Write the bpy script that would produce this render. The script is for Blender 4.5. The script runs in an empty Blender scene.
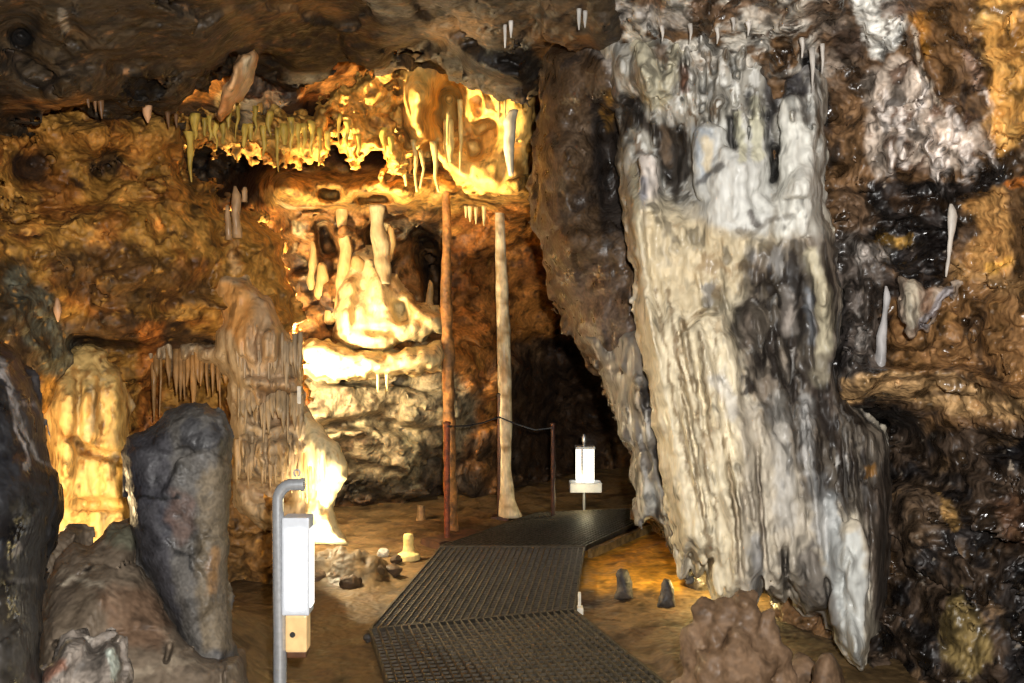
import bpy, bmesh, math, random
import numpy as np
from mathutils import Vector

random.seed(7)
rng = np.random.default_rng(11)
SC = bpy.context.scene
COL = SC.collection

# ------------------------------------------------------------------ camera geometry
F, CX, HY, EYE = 963.0, 512.0, 323.0, 1.6      # focal length in px, horizon row, eye height


def P(px, py, Y):
    """The point at distance Y that is seen at (px, py) of the photograph."""
    return np.array([(px - CX) * Y / F, Y, EYE - (py - HY) * Y / F])


def lin(r, g, b, e=1.0):
    """A colour of 0..255 values as linear reflectance, e = how strongly that place is lit."""
    out = []
    for v in (r, g, b):
        v /= 255.0
        v = v / 12.92 if v <= 0.04045 else ((v + 0.055) / 1.055) ** 2.4
        out.append(min(v / e, 0.88))
    return np.array(out)


# ------------------------------------------------------------------ noise (numpy)
_perm = np.random.default_rng(5).permutation(256)
_perm = np.concatenate([_perm, _perm, _perm]).astype(np.int64)
_g = np.random.default_rng(6).normal(size=(256, 3))
_g /= np.linalg.norm(_g, axis=1)[:, None]


def perlin(x, y, z):
    xi, yi, zi = np.floor(x), np.floor(y), np.floor(z)
    fx, fy, fz = x - xi, y - yi, z - zi
    xi, yi, zi = xi.astype(np.int64) & 255, yi.astype(np.int64) & 255, zi.astype(np.int64) & 255
    u, v, w = (t * t * t * (t * (t * 6 - 15) + 10) for t in (fx, fy, fz))

    def gr(i, j, k):
        h = _perm[_perm[_perm[(xi + i) & 255] + ((yi + j) & 255)] + ((zi + k) & 255)]
        g = _g[h]
        return g[..., 0] * (fx - i) + g[..., 1] * (fy - j) + g[..., 2] * (fz - k)
    x00 = gr(0, 0, 0) * (1 - u) + gr(1, 0, 0) * u
    x10 = gr(0, 1, 0) * (1 - u) + gr(1, 1, 0) * u
    x01 = gr(0, 0, 1) * (1 - u) + gr(1, 0, 1) * u
    x11 = gr(0, 1, 1) * (1 - u) + gr(1, 1, 1) * u
    return 1.5 * ((x00 * (1 - v) + x10 * v) * (1 - w) + (x01 * (1 - v) + x11 * v) * w)


def fbm(p, scale, octaves=3, seed=0.0, ridged=False):
    """p (n,3); scale = wavelength(s) in metres."""
    s = np.array(scale if hasattr(scale, '__len__') else (scale,) * 3, float)
    q = p / s + seed * 17.31
    a, out, tot = 1.0, 0.0, 0.0
    for _ in range(octaves):
        n = perlin(q[..., 0], q[..., 1], q[..., 2])
        if ridged:
            n = 1 - 2 * np.abs(n)
        out = out + a * n
        tot += a
        a *= 0.5
        q = q * 2.03 + 5.7
    return out / tot


def facets(p, scale, seed=0.0):
    """Broken-stone noise: every cell of a jittered lattice is one tilted flat face."""
    s = np.array(scale if hasattr(scale, '__len__') else (scale,) * 3, float)
    q = p / s + seed * 13.7
    c0 = np.floor(q).astype(np.int64)
    best = np.full(len(q), 1e9); val = np.zeros(len(q))
    for i in (-1, 0, 1):
        for j in (-1, 0, 1):
            for k in (-1, 0, 1):
                c = c0 + (i, j, k)
                h = _perm[_perm[_perm[c[:, 0] & 255] + (c[:, 1] & 255)] + (c[:, 2] & 255)]
                r = q - (c + 0.5 + 0.42 * _g[h])
                d2 = (r * r).sum(1)
                v = (r * _g[(h + 91) & 255]).sum(1) * 0.9 + (_perm[h + 37] / 255.0 - 0.5) * 0.7
                m = d2 < best
                best = np.where(m, d2, best); val = np.where(m, v, val)
    return val


def sm(e0, e1, x):
    t = np.clip((x - e0) / (e1 - e0 + 1e-12), 0, 1)
    return t * t * (3 - 2 * t)


# ------------------------------------------------------------------ 2-D shapes
def d_line(px, py, pts, w):
    """Distance to a polyline minus its half-width (w one number or one per point)."""
    pts = np.array(pts, float)
    if not hasattr(w, '__len__'):
        w = [w] * len(pts)
    best = np.full(px.shape, 1e9)
    if len(pts) == 1:
        return np.hypot(px - pts[0, 0], py - pts[0, 1]) - w[0]
    for (a, b, wa, wb) in zip(pts[:-1], pts[1:], w[:-1], w[1:]):
        ab = b - a
        t = np.clip(((px - a[0]) * ab[0] + (py - a[1]) * ab[1]) / (ab @ ab + 1e-9), 0, 1)
        dd = np.hypot(px - a[0] - t * ab[0], py - a[1] - t * ab[1]) - (wa + (wb - wa) * t)
        best = np.minimum(best, dd)
    return best


def along(px, py, pts):
    """How far along a polyline (0..1) its nearest point lies."""
    pts = np.array(pts, float)
    best = np.full(px.shape, 1e9); out = np.zeros(px.shape)
    L = np.concatenate([[0], np.cumsum(np.hypot(*np.diff(pts, axis=0).T))]); L = L / max(L[-1], 1e-9)
    for q in range(len(pts) - 1):
        a, ab = pts[q], pts[q + 1] - pts[q]
        t = np.clip(((px - a[0]) * ab[0] + (py - a[1]) * ab[1]) / (ab @ ab + 1e-9), 0, 1)
        dd = np.hypot(px - a[0] - t * ab[0], py - a[1] - t * ab[1])
        m = dd < best
        best = np.where(m, dd, best); out = np.where(m, L[q] + t * (L[q + 1] - L[q]), out)
    return out


def sd_poly(px, py, pts):
    pts = np.array(pts, float)
    best = np.full(px.shape, 1e9)
    inside = np.zeros(px.shape, bool)
    n = len(pts)
    for i in range(n):
        a, b = pts[i], pts[(i + 1) % n]
        ab = b - a
        t = np.clip(((px - a[0]) * ab[0] + (py - a[1]) * ab[1]) / (ab @ ab + 1e-9), 0, 1)
        best = np.minimum(best, np.hypot(px - a[0] - t * ab[0], py - a[1] - t * ab[1]))
        cond = (a[1] > py) != (b[1] > py)
        if abs(b[1] - a[1]) > 1e-9:
            inside ^= cond & (px < (b[0] - a[0]) * (py - a[1]) / (b[1] - a[1]) + a[0])
    return np.where(inside, -best, best)


def rbf(ctrl):
    """Smooth depth map through control points (px, py, Y)."""
    c = np.array(ctrl, float)
    n = len(c)
    r = np.hypot(c[:, None, 0] - c[None, :, 0], c[:, None, 1] - c[None, :, 1])
    A = np.zeros((n + 1, n + 1))
    A[:n, :n] = -np.sqrt(r * r + 64.0)
    A[:n, n] = A[n, :n] = 1
    w = np.linalg.solve(A, np.append(c[:, 2], 0))

    def f(px, py):
        out = np.full(px.shape, w[n])
        for i in range(n):
            out -= w[i] * np.sqrt((px - c[i, 0]) ** 2 + (py - c[i, 1]) ** 2 + 64.0)
        return out
    return f


def warp(px, py, amp, size, seed=0.0):
    if amp == 0:
        return px, py
    z = np.zeros_like(px) + seed * 3.77
    wx = perlin(px / size, py / size, z) + 0.5 * perlin(px / size * 2.1, py / size * 2.1, z + 9)
    wy = perlin(px / size + 40, py / size, z) + 0.5 * perlin(px / size * 2.1 + 40, py / size * 2.1, z + 9)
    return px + amp * wx, py + amp * wy


# ------------------------------------------------------------------ colour of the mineral, with some painted light and shade
class Paint:
    """Mineral colours laid over a rock body: a base, then streaks, patches and speckle."""

    def __init__(self, base, wa=6, ws=22, grime=0.3):
        self.base, self.ops, self.wa, self.ws, self.g0, self.gops = base, [], wa, ws, grime, []

    def grime(self, pts, val, soft=12):
        self.gops.append((pts, val, soft)); return self

    def line(self, pts, w, col, a=1.0, soft=6, brk=0.0):
        self.ops.append(('l', pts, w, col, a, soft, brk)); return self

    def poly(self, pts, col, a=1.0, soft=8, brk=0.0):
        self.ops.append(('p', pts, 0, col, a, soft, brk)); return self

    def spk(self, col, scale, lo, hi, a=1.0, seed=0, region=None, soft=14, octv=5, ridged=False):
        self.ops.append(('n', scale, (lo, hi), col, a, seed, (region, soft, octv, ridged))); return self

    def __call__(self, px, py, V):
        c = np.repeat(self.base[None, :], len(px), 0)
        wx, wy = warp(px, py, self.wa, self.ws)
        bn = fbm(V, (0.10, 0.10, 0.14), 3, 3)
        bn2 = fbm(V, (0.035, 0.035, 0.06), 3, 5) if len(self.ops) > 3 else 0.0
        for k, o in enumerate(self.ops):
            if o[0] == 'n':
                n = fbm(V, o[1], o[6][2], 10 + o[5], o[6][3])
                mid, hw = (o[2][0] + o[2][1]) / 2, (o[2][1] - o[2][0]) / 4
                al = sm(mid - hw, mid + hw, n) * o[4]
                if o[6][0] is not None:
                    al = al * sm(o[6][1], -o[6][1], sd_poly(wx, wy, o[6][0]))
            else:
                d = d_line(wx, wy, o[1], o[2]) if o[0] == 'l' else sd_poly(wx, wy, o[1])
                d = d + 4.0 * bn2
                al = sm(o[5] * 0.55, -o[5] * 0.55, d) * o[4]
                if o[6]:
                    al = al * sm(-0.35, 0.25, bn + (0.5 - o[6]))
            c = c * (1 - al[:, None]) + o[3][None, :] * al[:, None]
        g = np.full(len(px), self.g0)                # how much dark mineral speckle sits there
        for pts, val, soft in self.gops:
            al = sm(soft, -soft, sd_poly(wx, wy, pts))
            g = g * (1 - al) + val * al
        return np.concatenate([c, g[:, None]], 1)


# ------------------------------------------------------------------ volumes -> surface
def surface(d):
    """Naive surface nets: (verts in index space, quads)."""
    s = d < 0
    nx, ny, nz = d.shape
    cnt = np.zeros((nx - 1, ny - 1, nz - 1), np.int8)
    for i in (0, 1):
        for j in (0, 1):
            for k in (0, 1):
                cnt += s[i:nx - 1 + i, j:ny - 1 + j, k:nz - 1 + k]
    act = (cnt > 0) & (cnt < 8)
    I, J, K = np.nonzero(act)
    idx = np.full(act.shape, -1, np.int64)
    idx[I, J, K] = np.arange(len(I))
    acc = np.zeros((len(I), 3)); num = np.zeros(len(I))
    cor = [(i, j, k) for i in (0, 1) for j in (0, 1) for k in (0, 1)]
    for a in range(8):
        for b in range(a + 1, 8):
            ca, cb = np.array(cor[a]), np.array(cor[b])
            if np.abs(ca - cb).sum() != 1:
                continue
            da = d[I + ca[0], J + ca[1], K + ca[2]]; db = d[I + cb[0], J + cb[1], K + cb[2]]
            m = (da < 0) != (db < 0)
            t = np.where(m, da / np.where(m, da - db, 1), 0)
            acc[m] += (ca + t[:, None] * (cb - ca))[m]
            num[m] += 1
    V = acc / num[:, None] + np.stack([I, J, K], 1)
    quads = []
    for ax in range(3):
        b, c = (ax + 1) % 3, (ax + 2) % 3
        sl0 = [slice(None)] * 3; sl1 = [slice(None)] * 3
        sl0[ax] = slice(0, -1); sl1[ax] = slice(1, None)
        for q in (b, c):
            sl0[q] = slice(1, -1); sl1[q] = slice(1, -1)
        s0, s1 = s[tuple(sl0)], s[tuple(sl1)]
        for flip, m in ((False, s0 & ~s1), (True, ~s0 & s1)):
            N = np.stack(np.nonzero(m), 1)
            N[:, b] += 1; N[:, c] += 1
            def cell(db, dc):
                M = N.copy(); M[:, b] += db; M[:, c] += dc
                return idx[M[:, 0], M[:, 1], M[:, 2]]
            q = [cell(-1, -1), cell(0, -1), cell(0, 0), cell(-1, 0)]
            if flip:
                q = q[::-1]
            quads.append(np.stack(q, 1))
    Q = np.concatenate(quads)
    Q = Q[(Q >= 0).all(1)]
    # relax the vertices along the surface and settle them on it, so that no layer of the volume shows
    deg = np.zeros(len(V))
    E = np.concatenate([Q[:, [0, 1]], Q[:, [1, 2]], Q[:, [2, 3]], Q[:, [3, 0]]])
    deg = np.bincount(E.ravel(), minlength=len(V)).astype(float)

    def settle(V):
        B = np.minimum(np.maximum(np.floor(V).astype(int), 0), np.array(d.shape) - 2)
        f = V - B
        c = [[[d[B[:, 0] + i, B[:, 1] + j, B[:, 2] + k] for k in (0, 1)] for j in (0, 1)] for i in (0, 1)]
        lp = lambda a, b, t: a + (b - a) * t
        jk = [[lp(c[i][j][0], c[i][j][1], f[:, 2]) for j in (0, 1)] for i in (0, 1)]
        v0, v1 = lp(jk[0][0], jk[0][1], f[:, 1]), lp(jk[1][0], jk[1][1], f[:, 1])
        val = lp(v0, v1, f[:, 0])
        gx = v1 - v0
        gy = lp(jk[0][1] - jk[0][0], jk[1][1] - jk[1][0], f[:, 0])
        k0 = [[c[i][j][1] - c[i][j][0] for j in (0, 1)] for i in (0, 1)]
        gz = lp(lp(k0[0][0], k0[0][1], f[:, 1]), lp(k0[1][0], k0[1][1], f[:, 1]), f[:, 0])
        g = np.stack([gx, gy, gz], 1)
        st = -g * (val / ((g * g).sum(1) + 1e-9))[:, None]
        ln = np.linalg.norm(st, axis=1, keepdims=True)
        return V + st * np.minimum(1, 0.4 / np.maximum(ln, 1e-9))
    for it in range(4):
        if it:
            S = np.stack([np.bincount(E[:, 0], V[E[:, 1], q], len(V)) + np.bincount(E[:, 1], V[E[:, 0], q], len(V)) for q in range(3)], 1)
            V = np.where(deg[:, None] > 0, V * 0.45 + 0.55 * S / np.maximum(deg, 1)[:, None], V)
        V = settle(settle(V))
    S = np.stack([np.bincount(E[:, 0], V[E[:, 1], q], len(V)) + np.bincount(E[:, 1], V[E[:, 0], q], len(V)) for q in range(3)], 1)
    V = np.where(deg[:, None] > 0, V * 0.7 + 0.3 * S / np.maximum(deg, 1)[:, None], V)
    return V, Q


def body(rect, yr, depth, mask=None, rnd=(0, 0), thick=None, rough=(), marks=(), step=3.0, ystep=0.011,
         mwarp=(5, 25), prims=(), inflate=None, seed=0):
    """A rock body: solid behind a depth map (or inflated about it), inside an outline, with
    bosses, hollows and noise; returned as world-space vertices and quads."""
    U = np.arange(rect[0], rect[2] + step, step); Vv = np.arange(rect[1], rect[3] + step, step)
    nw = max(6, int(math.log(yr[1] / yr[0]) / ystep) + 1)
    W = yr[0] * np.exp(np.arange(nw) * ystep)
    PX, PY = np.meshgrid(U, Vv, indexing='ij')
    D = depth(PX, PY)
    wx, wy = warp(PX, PY, mwarp[0] * 0.6, mwarp[1], seed + 2)
    for (pts, w, dd, soft) in marks:                 # ribs and grooves, dd < 0 comes forward
        dist = d_line(wx, wy, pts, 0.0) if not isinstance(pts[0][0], (tuple, list)) else sd_poly(wx, wy, pts[0])
        if isinstance(pts[0][0], (tuple, list)):
            D = D + dd * sm(soft, -soft, dist)
        else:
            if hasattr(w, '__len__'):
                dist = d_line(wx, wy, pts, w) + max(w); w = max(w)
            prof = np.clip(1 - (np.maximum(dist, 0) / (w * (1 + soft))) ** 2, 0, 1)
            tt = along(wx, wy, pts)                  # ribs and grooves fade out at their ends
            D = D + dd * prof ** 0.75 * sm(-0.05, 0.30, tt) * sm(1.05, 0.75 if dd > 0 else 0.9, tt)
    if mask is not None:
        mx, my = warp(PX, PY, mwarp[0], mwarp[1], seed + 1)
        m = -sd_poly(mx, my, mask)                   # px inside
    if inflate is not None:
        R, T = inflate
        q = np.clip(1 - np.maximum(m, 0) / R, 0, 1)
        t = T * np.sqrt(np.maximum(1 - q * q, 0))
        t = np.where(m < 0, m * D / F, t)
        d = np.abs(W[None, None, :] - (D + 0)[:, :, None] - 0.0) - t[:, :, None]
    else:
        if mask is not None and rnd[0] > 0:
            q = np.clip(1 - np.maximum(m, 0) / rnd[0], 0, 1)
            D = D + rnd[1] * (1 - np.sqrt(np.maximum(1 - q * q, 0)))
        d = (D[:, :, None] - W[None, None, :]) * 0.8
        if thick is not None:
            T = thick(PX)[:, :, None] if callable(thick) else thick
            d = np.maximum(d, W[None, None, :] - D[:, :, None] - T)
        if mask is not None:
            d = np.maximum(d, (-m * D / F)[:, :, None])
    X = lambda i, j, k: np.stack([(U[i] - CX) * W[k] / F, W[k], EYE - (Vv[j] - HY) * W[k] / F], -1)
    for (p0, p1, r0, r1, kk) in prims:               # bosses joined smoothly to the body
        p0, p1 = np.array(p0), np.array(p1)
        rm = max(abs(r0), abs(r1)) + kk + 0.05
        ys = [p0[1] - rm, p1[1] - rm, p0[1] + rm, p1[1] + rm]
        k0 = max(0, np.searchsorted(W, min(ys))); k1 = np.searchsorted(W, max(ys))
        yy = max(min(ys), 0.5)
        xs = [CX + (p[0] + s * rm) * F / (p[1] + s2 * rm) for p in (p0, p1) for s in (-1, 1) for s2 in (-1, 1)]
        zs = [HY - (p[2] + s * rm - EYE) * F / (p[1] + s2 * rm) for p in (p0, p1) for s in (-1, 1) for s2 in (-1, 1)]
        i0, i1 = max(0, np.searchsorted(U, min(xs))), np.searchsorted(U, max(xs))
        j0, j1 = max(0, np.searchsorted(Vv, min(zs))), np.searchsorted(Vv, max(zs))
        if i1 <= i0 or j1 <= j0 or k1 <= k0:
            continue
        ii, jj, kq = np.meshgrid(np.arange(i0, i1), np.arange(j0, j1), np.arange(k0, k1), indexing='ij')
        pt = X(ii, jj, kq)
        ab = p1 - p0
        t = np.clip(((pt - p0) @ ab) / (ab @ ab + 1e-9), 0, 1)
        pd = np.linalg.norm(pt - p0 - t[..., None] * ab, axis=-1) - (r0 + (r1 - r0) * t)
        blk = d[i0:i1, j0:j1, k0:k1]
        h = np.clip(0.5 + 0.5 * (blk - pd) / kk, 0, 1)
        d[i0:i1, j0:j1, k0:k1] = blk * (1 - h) + pd * h - kk * h * (1 - h)
    tot = sum(a[0] for a in rough) * 1.3 + 0.05
    i, j, k = np.nonzero(np.abs(d) < tot)
    pt = X(i, j, k)
    add = np.zeros(len(i))
    wob = None
    for (amp, scale, octv, rid) in rough:
        if rid == 'F':
            if wob is None:
                wob = np.stack([fbm(pt, 0.25, 2, seed + 5 + q) for q in range(3)], 1) * 0.08
            sc3 = np.array(scale if hasattr(scale, '__len__') else (scale,) * 3, float) * (1, 2.2, 1)
            add += amp * facets(pt + wob * (1, 2, 1), sc3, seed + 0.37)
        else:
            sc3 = np.array(scale if hasattr(scale, '__len__') else (scale,) * 3, float) * (1, 2.2, 1)
            add += amp * fbm(pt, sc3, octv, seed + 0.37, rid)
    d[i, j, k] += add
    d[0] = d[-1] = 1e-3; d[:, 0] = d[:, -1] = 1e-3; d[:, :, 0] = d[:, :, -1] = 1e-3
    V, Q = surface(d)
    px = U[0] + V[:, 0] * step; py = Vv[0] + V[:, 1] * step
    Y = yr[0] * np.exp(V[:, 2] * ystep)
    return np.stack([(px - CX) * Y / F, Y, EYE - (py - HY) * Y / F], 1), Q


# ------------------------------------------------------------------ objects
def link(name, me, parent=None):
    o = bpy.data.objects.new(name, me)
    COL.objects.link(o)
    if parent is not None:
        o.parent = parent
    return o


def mesh_obj(name, V, Q, mat, cols=None, parent=None, origin=None, smooth=True):
    V = np.asarray(V, float)
    if origin is None:
        origin = np.array([0.0, 0, 0]) if parent is not None else np.array(
            [(V[:, 0].min() + V[:, 0].max()) / 2, (V[:, 1].min() + V[:, 1].max()) / 2, V[:, 2].min()])
    W = V - origin
    me = bpy.data.meshes.new(name)
    Q = np.asarray(Q)
    me.vertices.add(len(W)); me.vertices.foreach_set('co', W.astype(np.float32).ravel())
    me.loops.add(Q.size); me.loops.foreach_set('vertex_index', Q.astype(np.int32).ravel())
    me.polygons.add(len(Q))
    me.polygons.foreach_set('loop_start', (np.arange(len(Q)) * Q.shape[1]).astype(np.int32))
    me.polygons.foreach_set('use_smooth', np.full(len(Q), smooth))
    me.update(calc_edges=True)
    me.validate()
    if cols is not None:
        at = me.attributes.new('Col', 'FLOAT_COLOR', 'POINT')
        c4 = np.ones((len(W), 4), np.float32); c4[:, :cols.shape[1]] = cols
        at.data.foreach_set('color', c4.ravel())
    me.materials.append(mat)
    o = link(name, me, parent)
    o.location = origin
    return o


def tag(o, label, cat, group=None, kind=None):
    if label: o['label'] = label
    if cat: o['category'] = cat
    if group: o['group'] = group
    o['kind'] = kind or 'thing'
    return o


def structure(o):
    o['kind'] = 'structure'; return o


def project(V):
    return CX + V[:, 0] * F / V[:, 1], HY - (V[:, 2] - EYE) * F / V[:, 1]


def rock(name, mat, paint, parent=None, origin=None, **kw):
    V, Q = body(**kw)
    px, py = project(V)
    return mesh_obj(name, V, Q, mat, paint(px, py, V), parent, origin)


# small mesh builders collected into one part ---------------------------------------
class MB:
    def __init__(self):
        self.v, self.f, self.c = [], [], []

    def add(self, V, Fs, col=None):
        b = len(self.v)
        self.v += [tuple(x) for x in V]
        self.f += [tuple(b + i for i in q) for q in Fs]
        self.c += [col] * len(V)
        return self

    def box(self, lo, hi, M=None, bev=0.0):
        bm = bmesh.new()
        bmesh.ops.create_cube(bm, size=1.0)
        for v in bm.verts:
            v.co = Vector([(lo[i] + hi[i]) / 2 + v.co[i] * (hi[i] - lo[i]) for i in range(3)])
        if bev:
            bmesh.ops.bevel(bm, geom=bm.edges[:], offset=bev, segments=2, affect='EDGES', profile=0.6)
        bm.verts.index_update()
        V = [v.co.copy() for v in bm.verts]
        if M is not None:
            V = [M @ v for v in V]
        self.add([tuple(v) for v in V], [[v.index for v in f.verts] for f in bm.faces])
        bm.free(); return self

    def tube(self, pts, rad, n=12, cap=True):
        pts = [Vector(p) for p in pts]
        if not hasattr(rad, '__len__'): rad = [rad] * len(pts)
        up = Vector((0.31, 0.93, 0.17))
        rings = []
        for i, p in enumerate(pts):
            t = (pts[min(i + 1, len(pts) - 1)] - pts[max(i - 1, 0)]).normalized()
            a = t.cross(up).normalized(); b = t.cross(a)
            rings.append([p + (a * math.cos(2 * math.pi * k / n) + b * math.sin(2 * math.pi * k / n)) * rad[i] for k in range(n)])
        V = [tuple(v) for r in rings for v in r]
        Fs = [(i * n + k, i * n + (k + 1) % n, (i + 1) * n + (k + 1) % n, (i + 1) * n + k) for i in range(len(pts) - 1) for k in range(n)]
        if cap:
            Fs += [tuple(range(n))[::-1], tuple((len(pts) - 1) * n + k for k in range(n))]
        return self.add(V, Fs)

    def build(self, name, mat, parent=None, smooth=False, origin=(0, 0, 0)):
        me = bpy.data.meshes.new(name)
        o3 = Vector(origin)
        me.from_pydata([tuple(Vector(v) - o3) for v in self.v], [], self.f)
        bm = bmesh.new(); bm.from_mesh(me); bmesh.ops.recalc_face_normals(bm, faces=bm.faces[:]); bm.to_mesh(me); bm.free()
        for p in me.polygons: p.use_smooth = smooth
        if smooth:
            me.set_sharp_from_angle(angle=math.radians(35))
        me.materials.append(mat)
        o = link(name, me, parent)
        o.location = o3
        return o


def spike_mesh(pts, rad, col, n=10, lump=0.18, seed=0.0, col2=None, rings=None):
    """A dripstone rod through 3-D points with radii; lumpy, closed at both ends."""
    pts = np.array(pts, float); rad = np.array(rad, float)
    m = rings or max(8, int(np.linalg.norm(np.diff(pts, axis=0), axis=1).sum() / 0.025))
    m = min(m, 90)
    s = np.concatenate([[0], np.cumsum(np.linalg.norm(np.diff(pts, axis=0), axis=1))]); s /= s[-1]
    t = np.linspace(0, 1, m)
    C = np.stack([np.interp(t, s, pts[:, i]) for i in range(3)], 1)
    R = np.interp(t, s, rad)
    th = np.arange(n) / n * 2 * math.pi
    V = np.zeros((m, n, 3))
    V[:, :, 0] = C[:, None, 0] + R[:, None] * np.cos(th); V[:, :, 1] = C[:, None, 1] + R[:, None] * np.sin(th); V[:, :, 2] = C[:, None, 2]
    vv = V.reshape(-1, 3)
    sc = max(R.max() * 2.2, 0.02)
    nz = fbm(vv, (sc, sc, sc * 1.6), 2, seed).reshape(m, n)
    k = 1 + lump * 2 * nz
    V[:, :, 0] = C[:, None, 0] + R[:, None] * k * np.cos(th); V[:, :, 1] = C[:, None, 1] + R[:, None] * k * np.sin(th)
    V = np.concatenate([V.reshape(-1, 3), C[:1], C[-1:]])
    i, j = np.meshgrid(np.arange(m - 1), np.arange(n), indexing='ij')
    j2 = (j + 1) % n
    Q = np.stack([i * n + j, (i + 1) * n + j, (i + 1) * n + j2, i * n + j2], -1).reshape(-1, 4)
    jj = np.arange(n); j3 = (jj + 1) % n
    T0 = np.stack([np.full(n, m * n), np.full(n, m * n), jj, j3], 1)
    T1 = np.stack([np.full(n, m * n + 1), np.full(n, m * n + 1), (m - 1) * n + j3, (m - 1) * n + jj], 1)
    mixn = sm(-0.3, 0.4, fbm(V, 0.09, 2, seed + 4))[:, None]
    c2 = col * 0.72 if col2 is None else col2
    return V, Q, np.concatenate([T0, T1]), col * (1 - mixn) + c2 * mixn


def spike(name, pts, rad, mat, col, parent=None, origin=None, **kw):
    V, Q, T, C = spike_mesh(pts, rad, col, **kw)
    org = np.zeros(3) if (parent is not None and origin is None) else (np.array(pts[0]) if origin is None else origin)
    me = bpy.data.meshes.new(name)
    me.from_pydata((V - org).tolist(), [], Q.tolist() + [(t[0], t[2], t[3]) for t in T.tolist()])
    me.polygons.foreach_set('use_smooth', [True] * len(me.polygons))
    at = me.attributes.new('Col', 'FLOAT_COLOR', 'POINT')
    c4 = np.full((len(V), 4), 0.12, np.float32); c4[:, :3] = C
    at.data.foreach_set('color', c4.ravel())
    me.materials.append(mat)
    o = link(name, me, parent); o.location = org
    return o


# ------------------------------------------------------------------ materials
def nodes(name):
    m = bpy.data.materials.new(name); m.use_nodes = True
    nt = m.node_tree; nt.nodes.clear()
    out = nt.nodes.new('ShaderNodeOutputMaterial'); b = nt.nodes.new('ShaderNodeBsdfPrincipled')
    nt.links.new(b.outputs[0], out.inputs[0])
    return m, nt, b


def rock_mat(name, rough=0.7, spec=0.3, bump=0.6, scale=14.0, stretch=1.0, var=0.5, dist=0.02, fine=60.0, wet=0.0, gscale=9.0, gmax=0.9):
    m, nt, b = nodes(name)
    N, L = nt.nodes.new, nt.links.new
    at = N('ShaderNodeAttribute'); at.attribute_name = 'Col'
    ge = N('ShaderNodeNewGeometry')
    mp = N('ShaderNodeMapping'); mp.inputs['Scale'].default_value = (1, 1, stretch)
    L(ge.outputs['Position'], mp.inputs[0])
    n1 = N('ShaderNodeTexNoise'); n1.inputs['Scale'].default_value = scale; n1.inputs['Detail'].default_value = 3.0; n1.inputs['Roughness'].default_value = 0.62
    n2 = N('ShaderNodeTexNoise'); n2.inputs['Scale'].default_value = fine; n2.inputs['Detail'].default_value = 0.0; n2.inputs['Roughness'].default_value = 0.5
    L(mp.outputs[0], n1.inputs[0]); L(mp.outputs[0], n2.inputs[0])
    mr = N('ShaderNodeMapRange'); mr.inputs[1].default_value = 0.34; mr.inputs[2].default_value = 0.66
    mr.inputs[3].default_value = 1 - var; mr.inputs[4].default_value = 1 + var * 0.75
    L(n1.outputs[0], mr.inputs[0])
    mr2 = N('ShaderNodeMapRange'); mr2.inputs[1].default_value = 0.38; mr2.inputs[2].default_value = 0.62
    mr2.inputs[3].default_value = 1 - var * 0.5; mr2.inputs[4].default_value = 1 + var * 0.45
    L(n2.outputs[0], mr2.inputs[0])
    mu = N('ShaderNodeMath'); mu.operation = 'MULTIPLY'; L(mr.outputs[0], mu.inputs[0]); L(mr2.outputs[0], mu.inputs[1])
    vm = N('ShaderNodeVectorMath'); vm.operation = 'SCALE'; L(at.outputs['Color'], vm.inputs[0]); L(mu.outputs[0], vm.inputs['Scale'])
    n3 = N('ShaderNodeTexNoise'); n3.inputs['Scale'].default_value = gscale; n3.inputs['Detail'].default_value = 2.0; n3.inputs['Roughness'].default_value = 0.6
    n3.inputs['Distortion'].default_value = 0.15
    L(mp.outputs[0], n3.inputs[0])
    th = N('ShaderNodeMath'); th.operation = 'MULTIPLY_ADD'; th.inputs[1].default_value = 0.42; th.inputs[2].default_value = 0.25   # 0.24 + 0.36*grime
    L(at.outputs['Alpha'], th.inputs[0])
    sb = N('ShaderNodeMath'); sb.operation = 'SUBTRACT'; L(th.outputs[0], sb.inputs[0]); L(n3.outputs[0], sb.inputs[1])
    gm = N('ShaderNodeMapRange'); gm.inputs[1].default_value = -0.05; gm.inputs[2].default_value = 0.07; gm.inputs[3].default_value = 0; gm.inputs[4].default_value = gmax
    L(sb.outputs[0], gm.inputs[0])
    gx_ = N('ShaderNodeMix'); gx_.data_type = 'RGBA'
    L(gm.outputs[0], gx_.inputs['Factor']); L(vm.outputs[0], gx_.inputs[6])
    dk = N('ShaderNodeVectorMath'); dk.operation = 'SCALE'; dk.inputs['Scale'].default_value = 0.16; L(vm.outputs[0], dk.inputs[0])
    L(dk.outputs[0], gx_.inputs[7]); L(gx_.outputs[2], b.inputs['Base Color'])
    b.inputs['Specular IOR Level'].default_value = spec
    rr = N('ShaderNodeMapRange'); rr.inputs[1].default_value = 0.35; rr.inputs[2].default_value = 0.65
    rr.inputs[3].default_value = max(rough - 0.25 - wet, 0.12); rr.inputs[4].default_value = min(rough + 0.15, 1)
    L(n1.outputs[0], rr.inputs[0]); L(rr.outputs[0], b.inputs['Roughness'])
    ad = N('ShaderNodeMath'); ad.operation = 'MULTIPLY_ADD'; ad.inputs[1].default_value = 0.35
    L(n2.outputs[0], ad.inputs[0]); L(n1.outputs[0], ad.inputs[2])
    a2 = N('ShaderNodeMath'); a2.operation = 'MULTIPLY_ADD'; a2.inputs[1].default_value = 0.55
    L(n3.outputs[0], a2.inputs[0]); L(ad.outputs[0], a2.inputs[2]); ad = a2
    bp = N('ShaderNodeBump'); bp.inputs['Strength'].default_value = bump; bp.inputs['Distance'].default_value = dist
    L(ad.outputs[0], bp.inputs['Height']); L(bp.outputs[0], b.inputs['Normal'])
    return m


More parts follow.
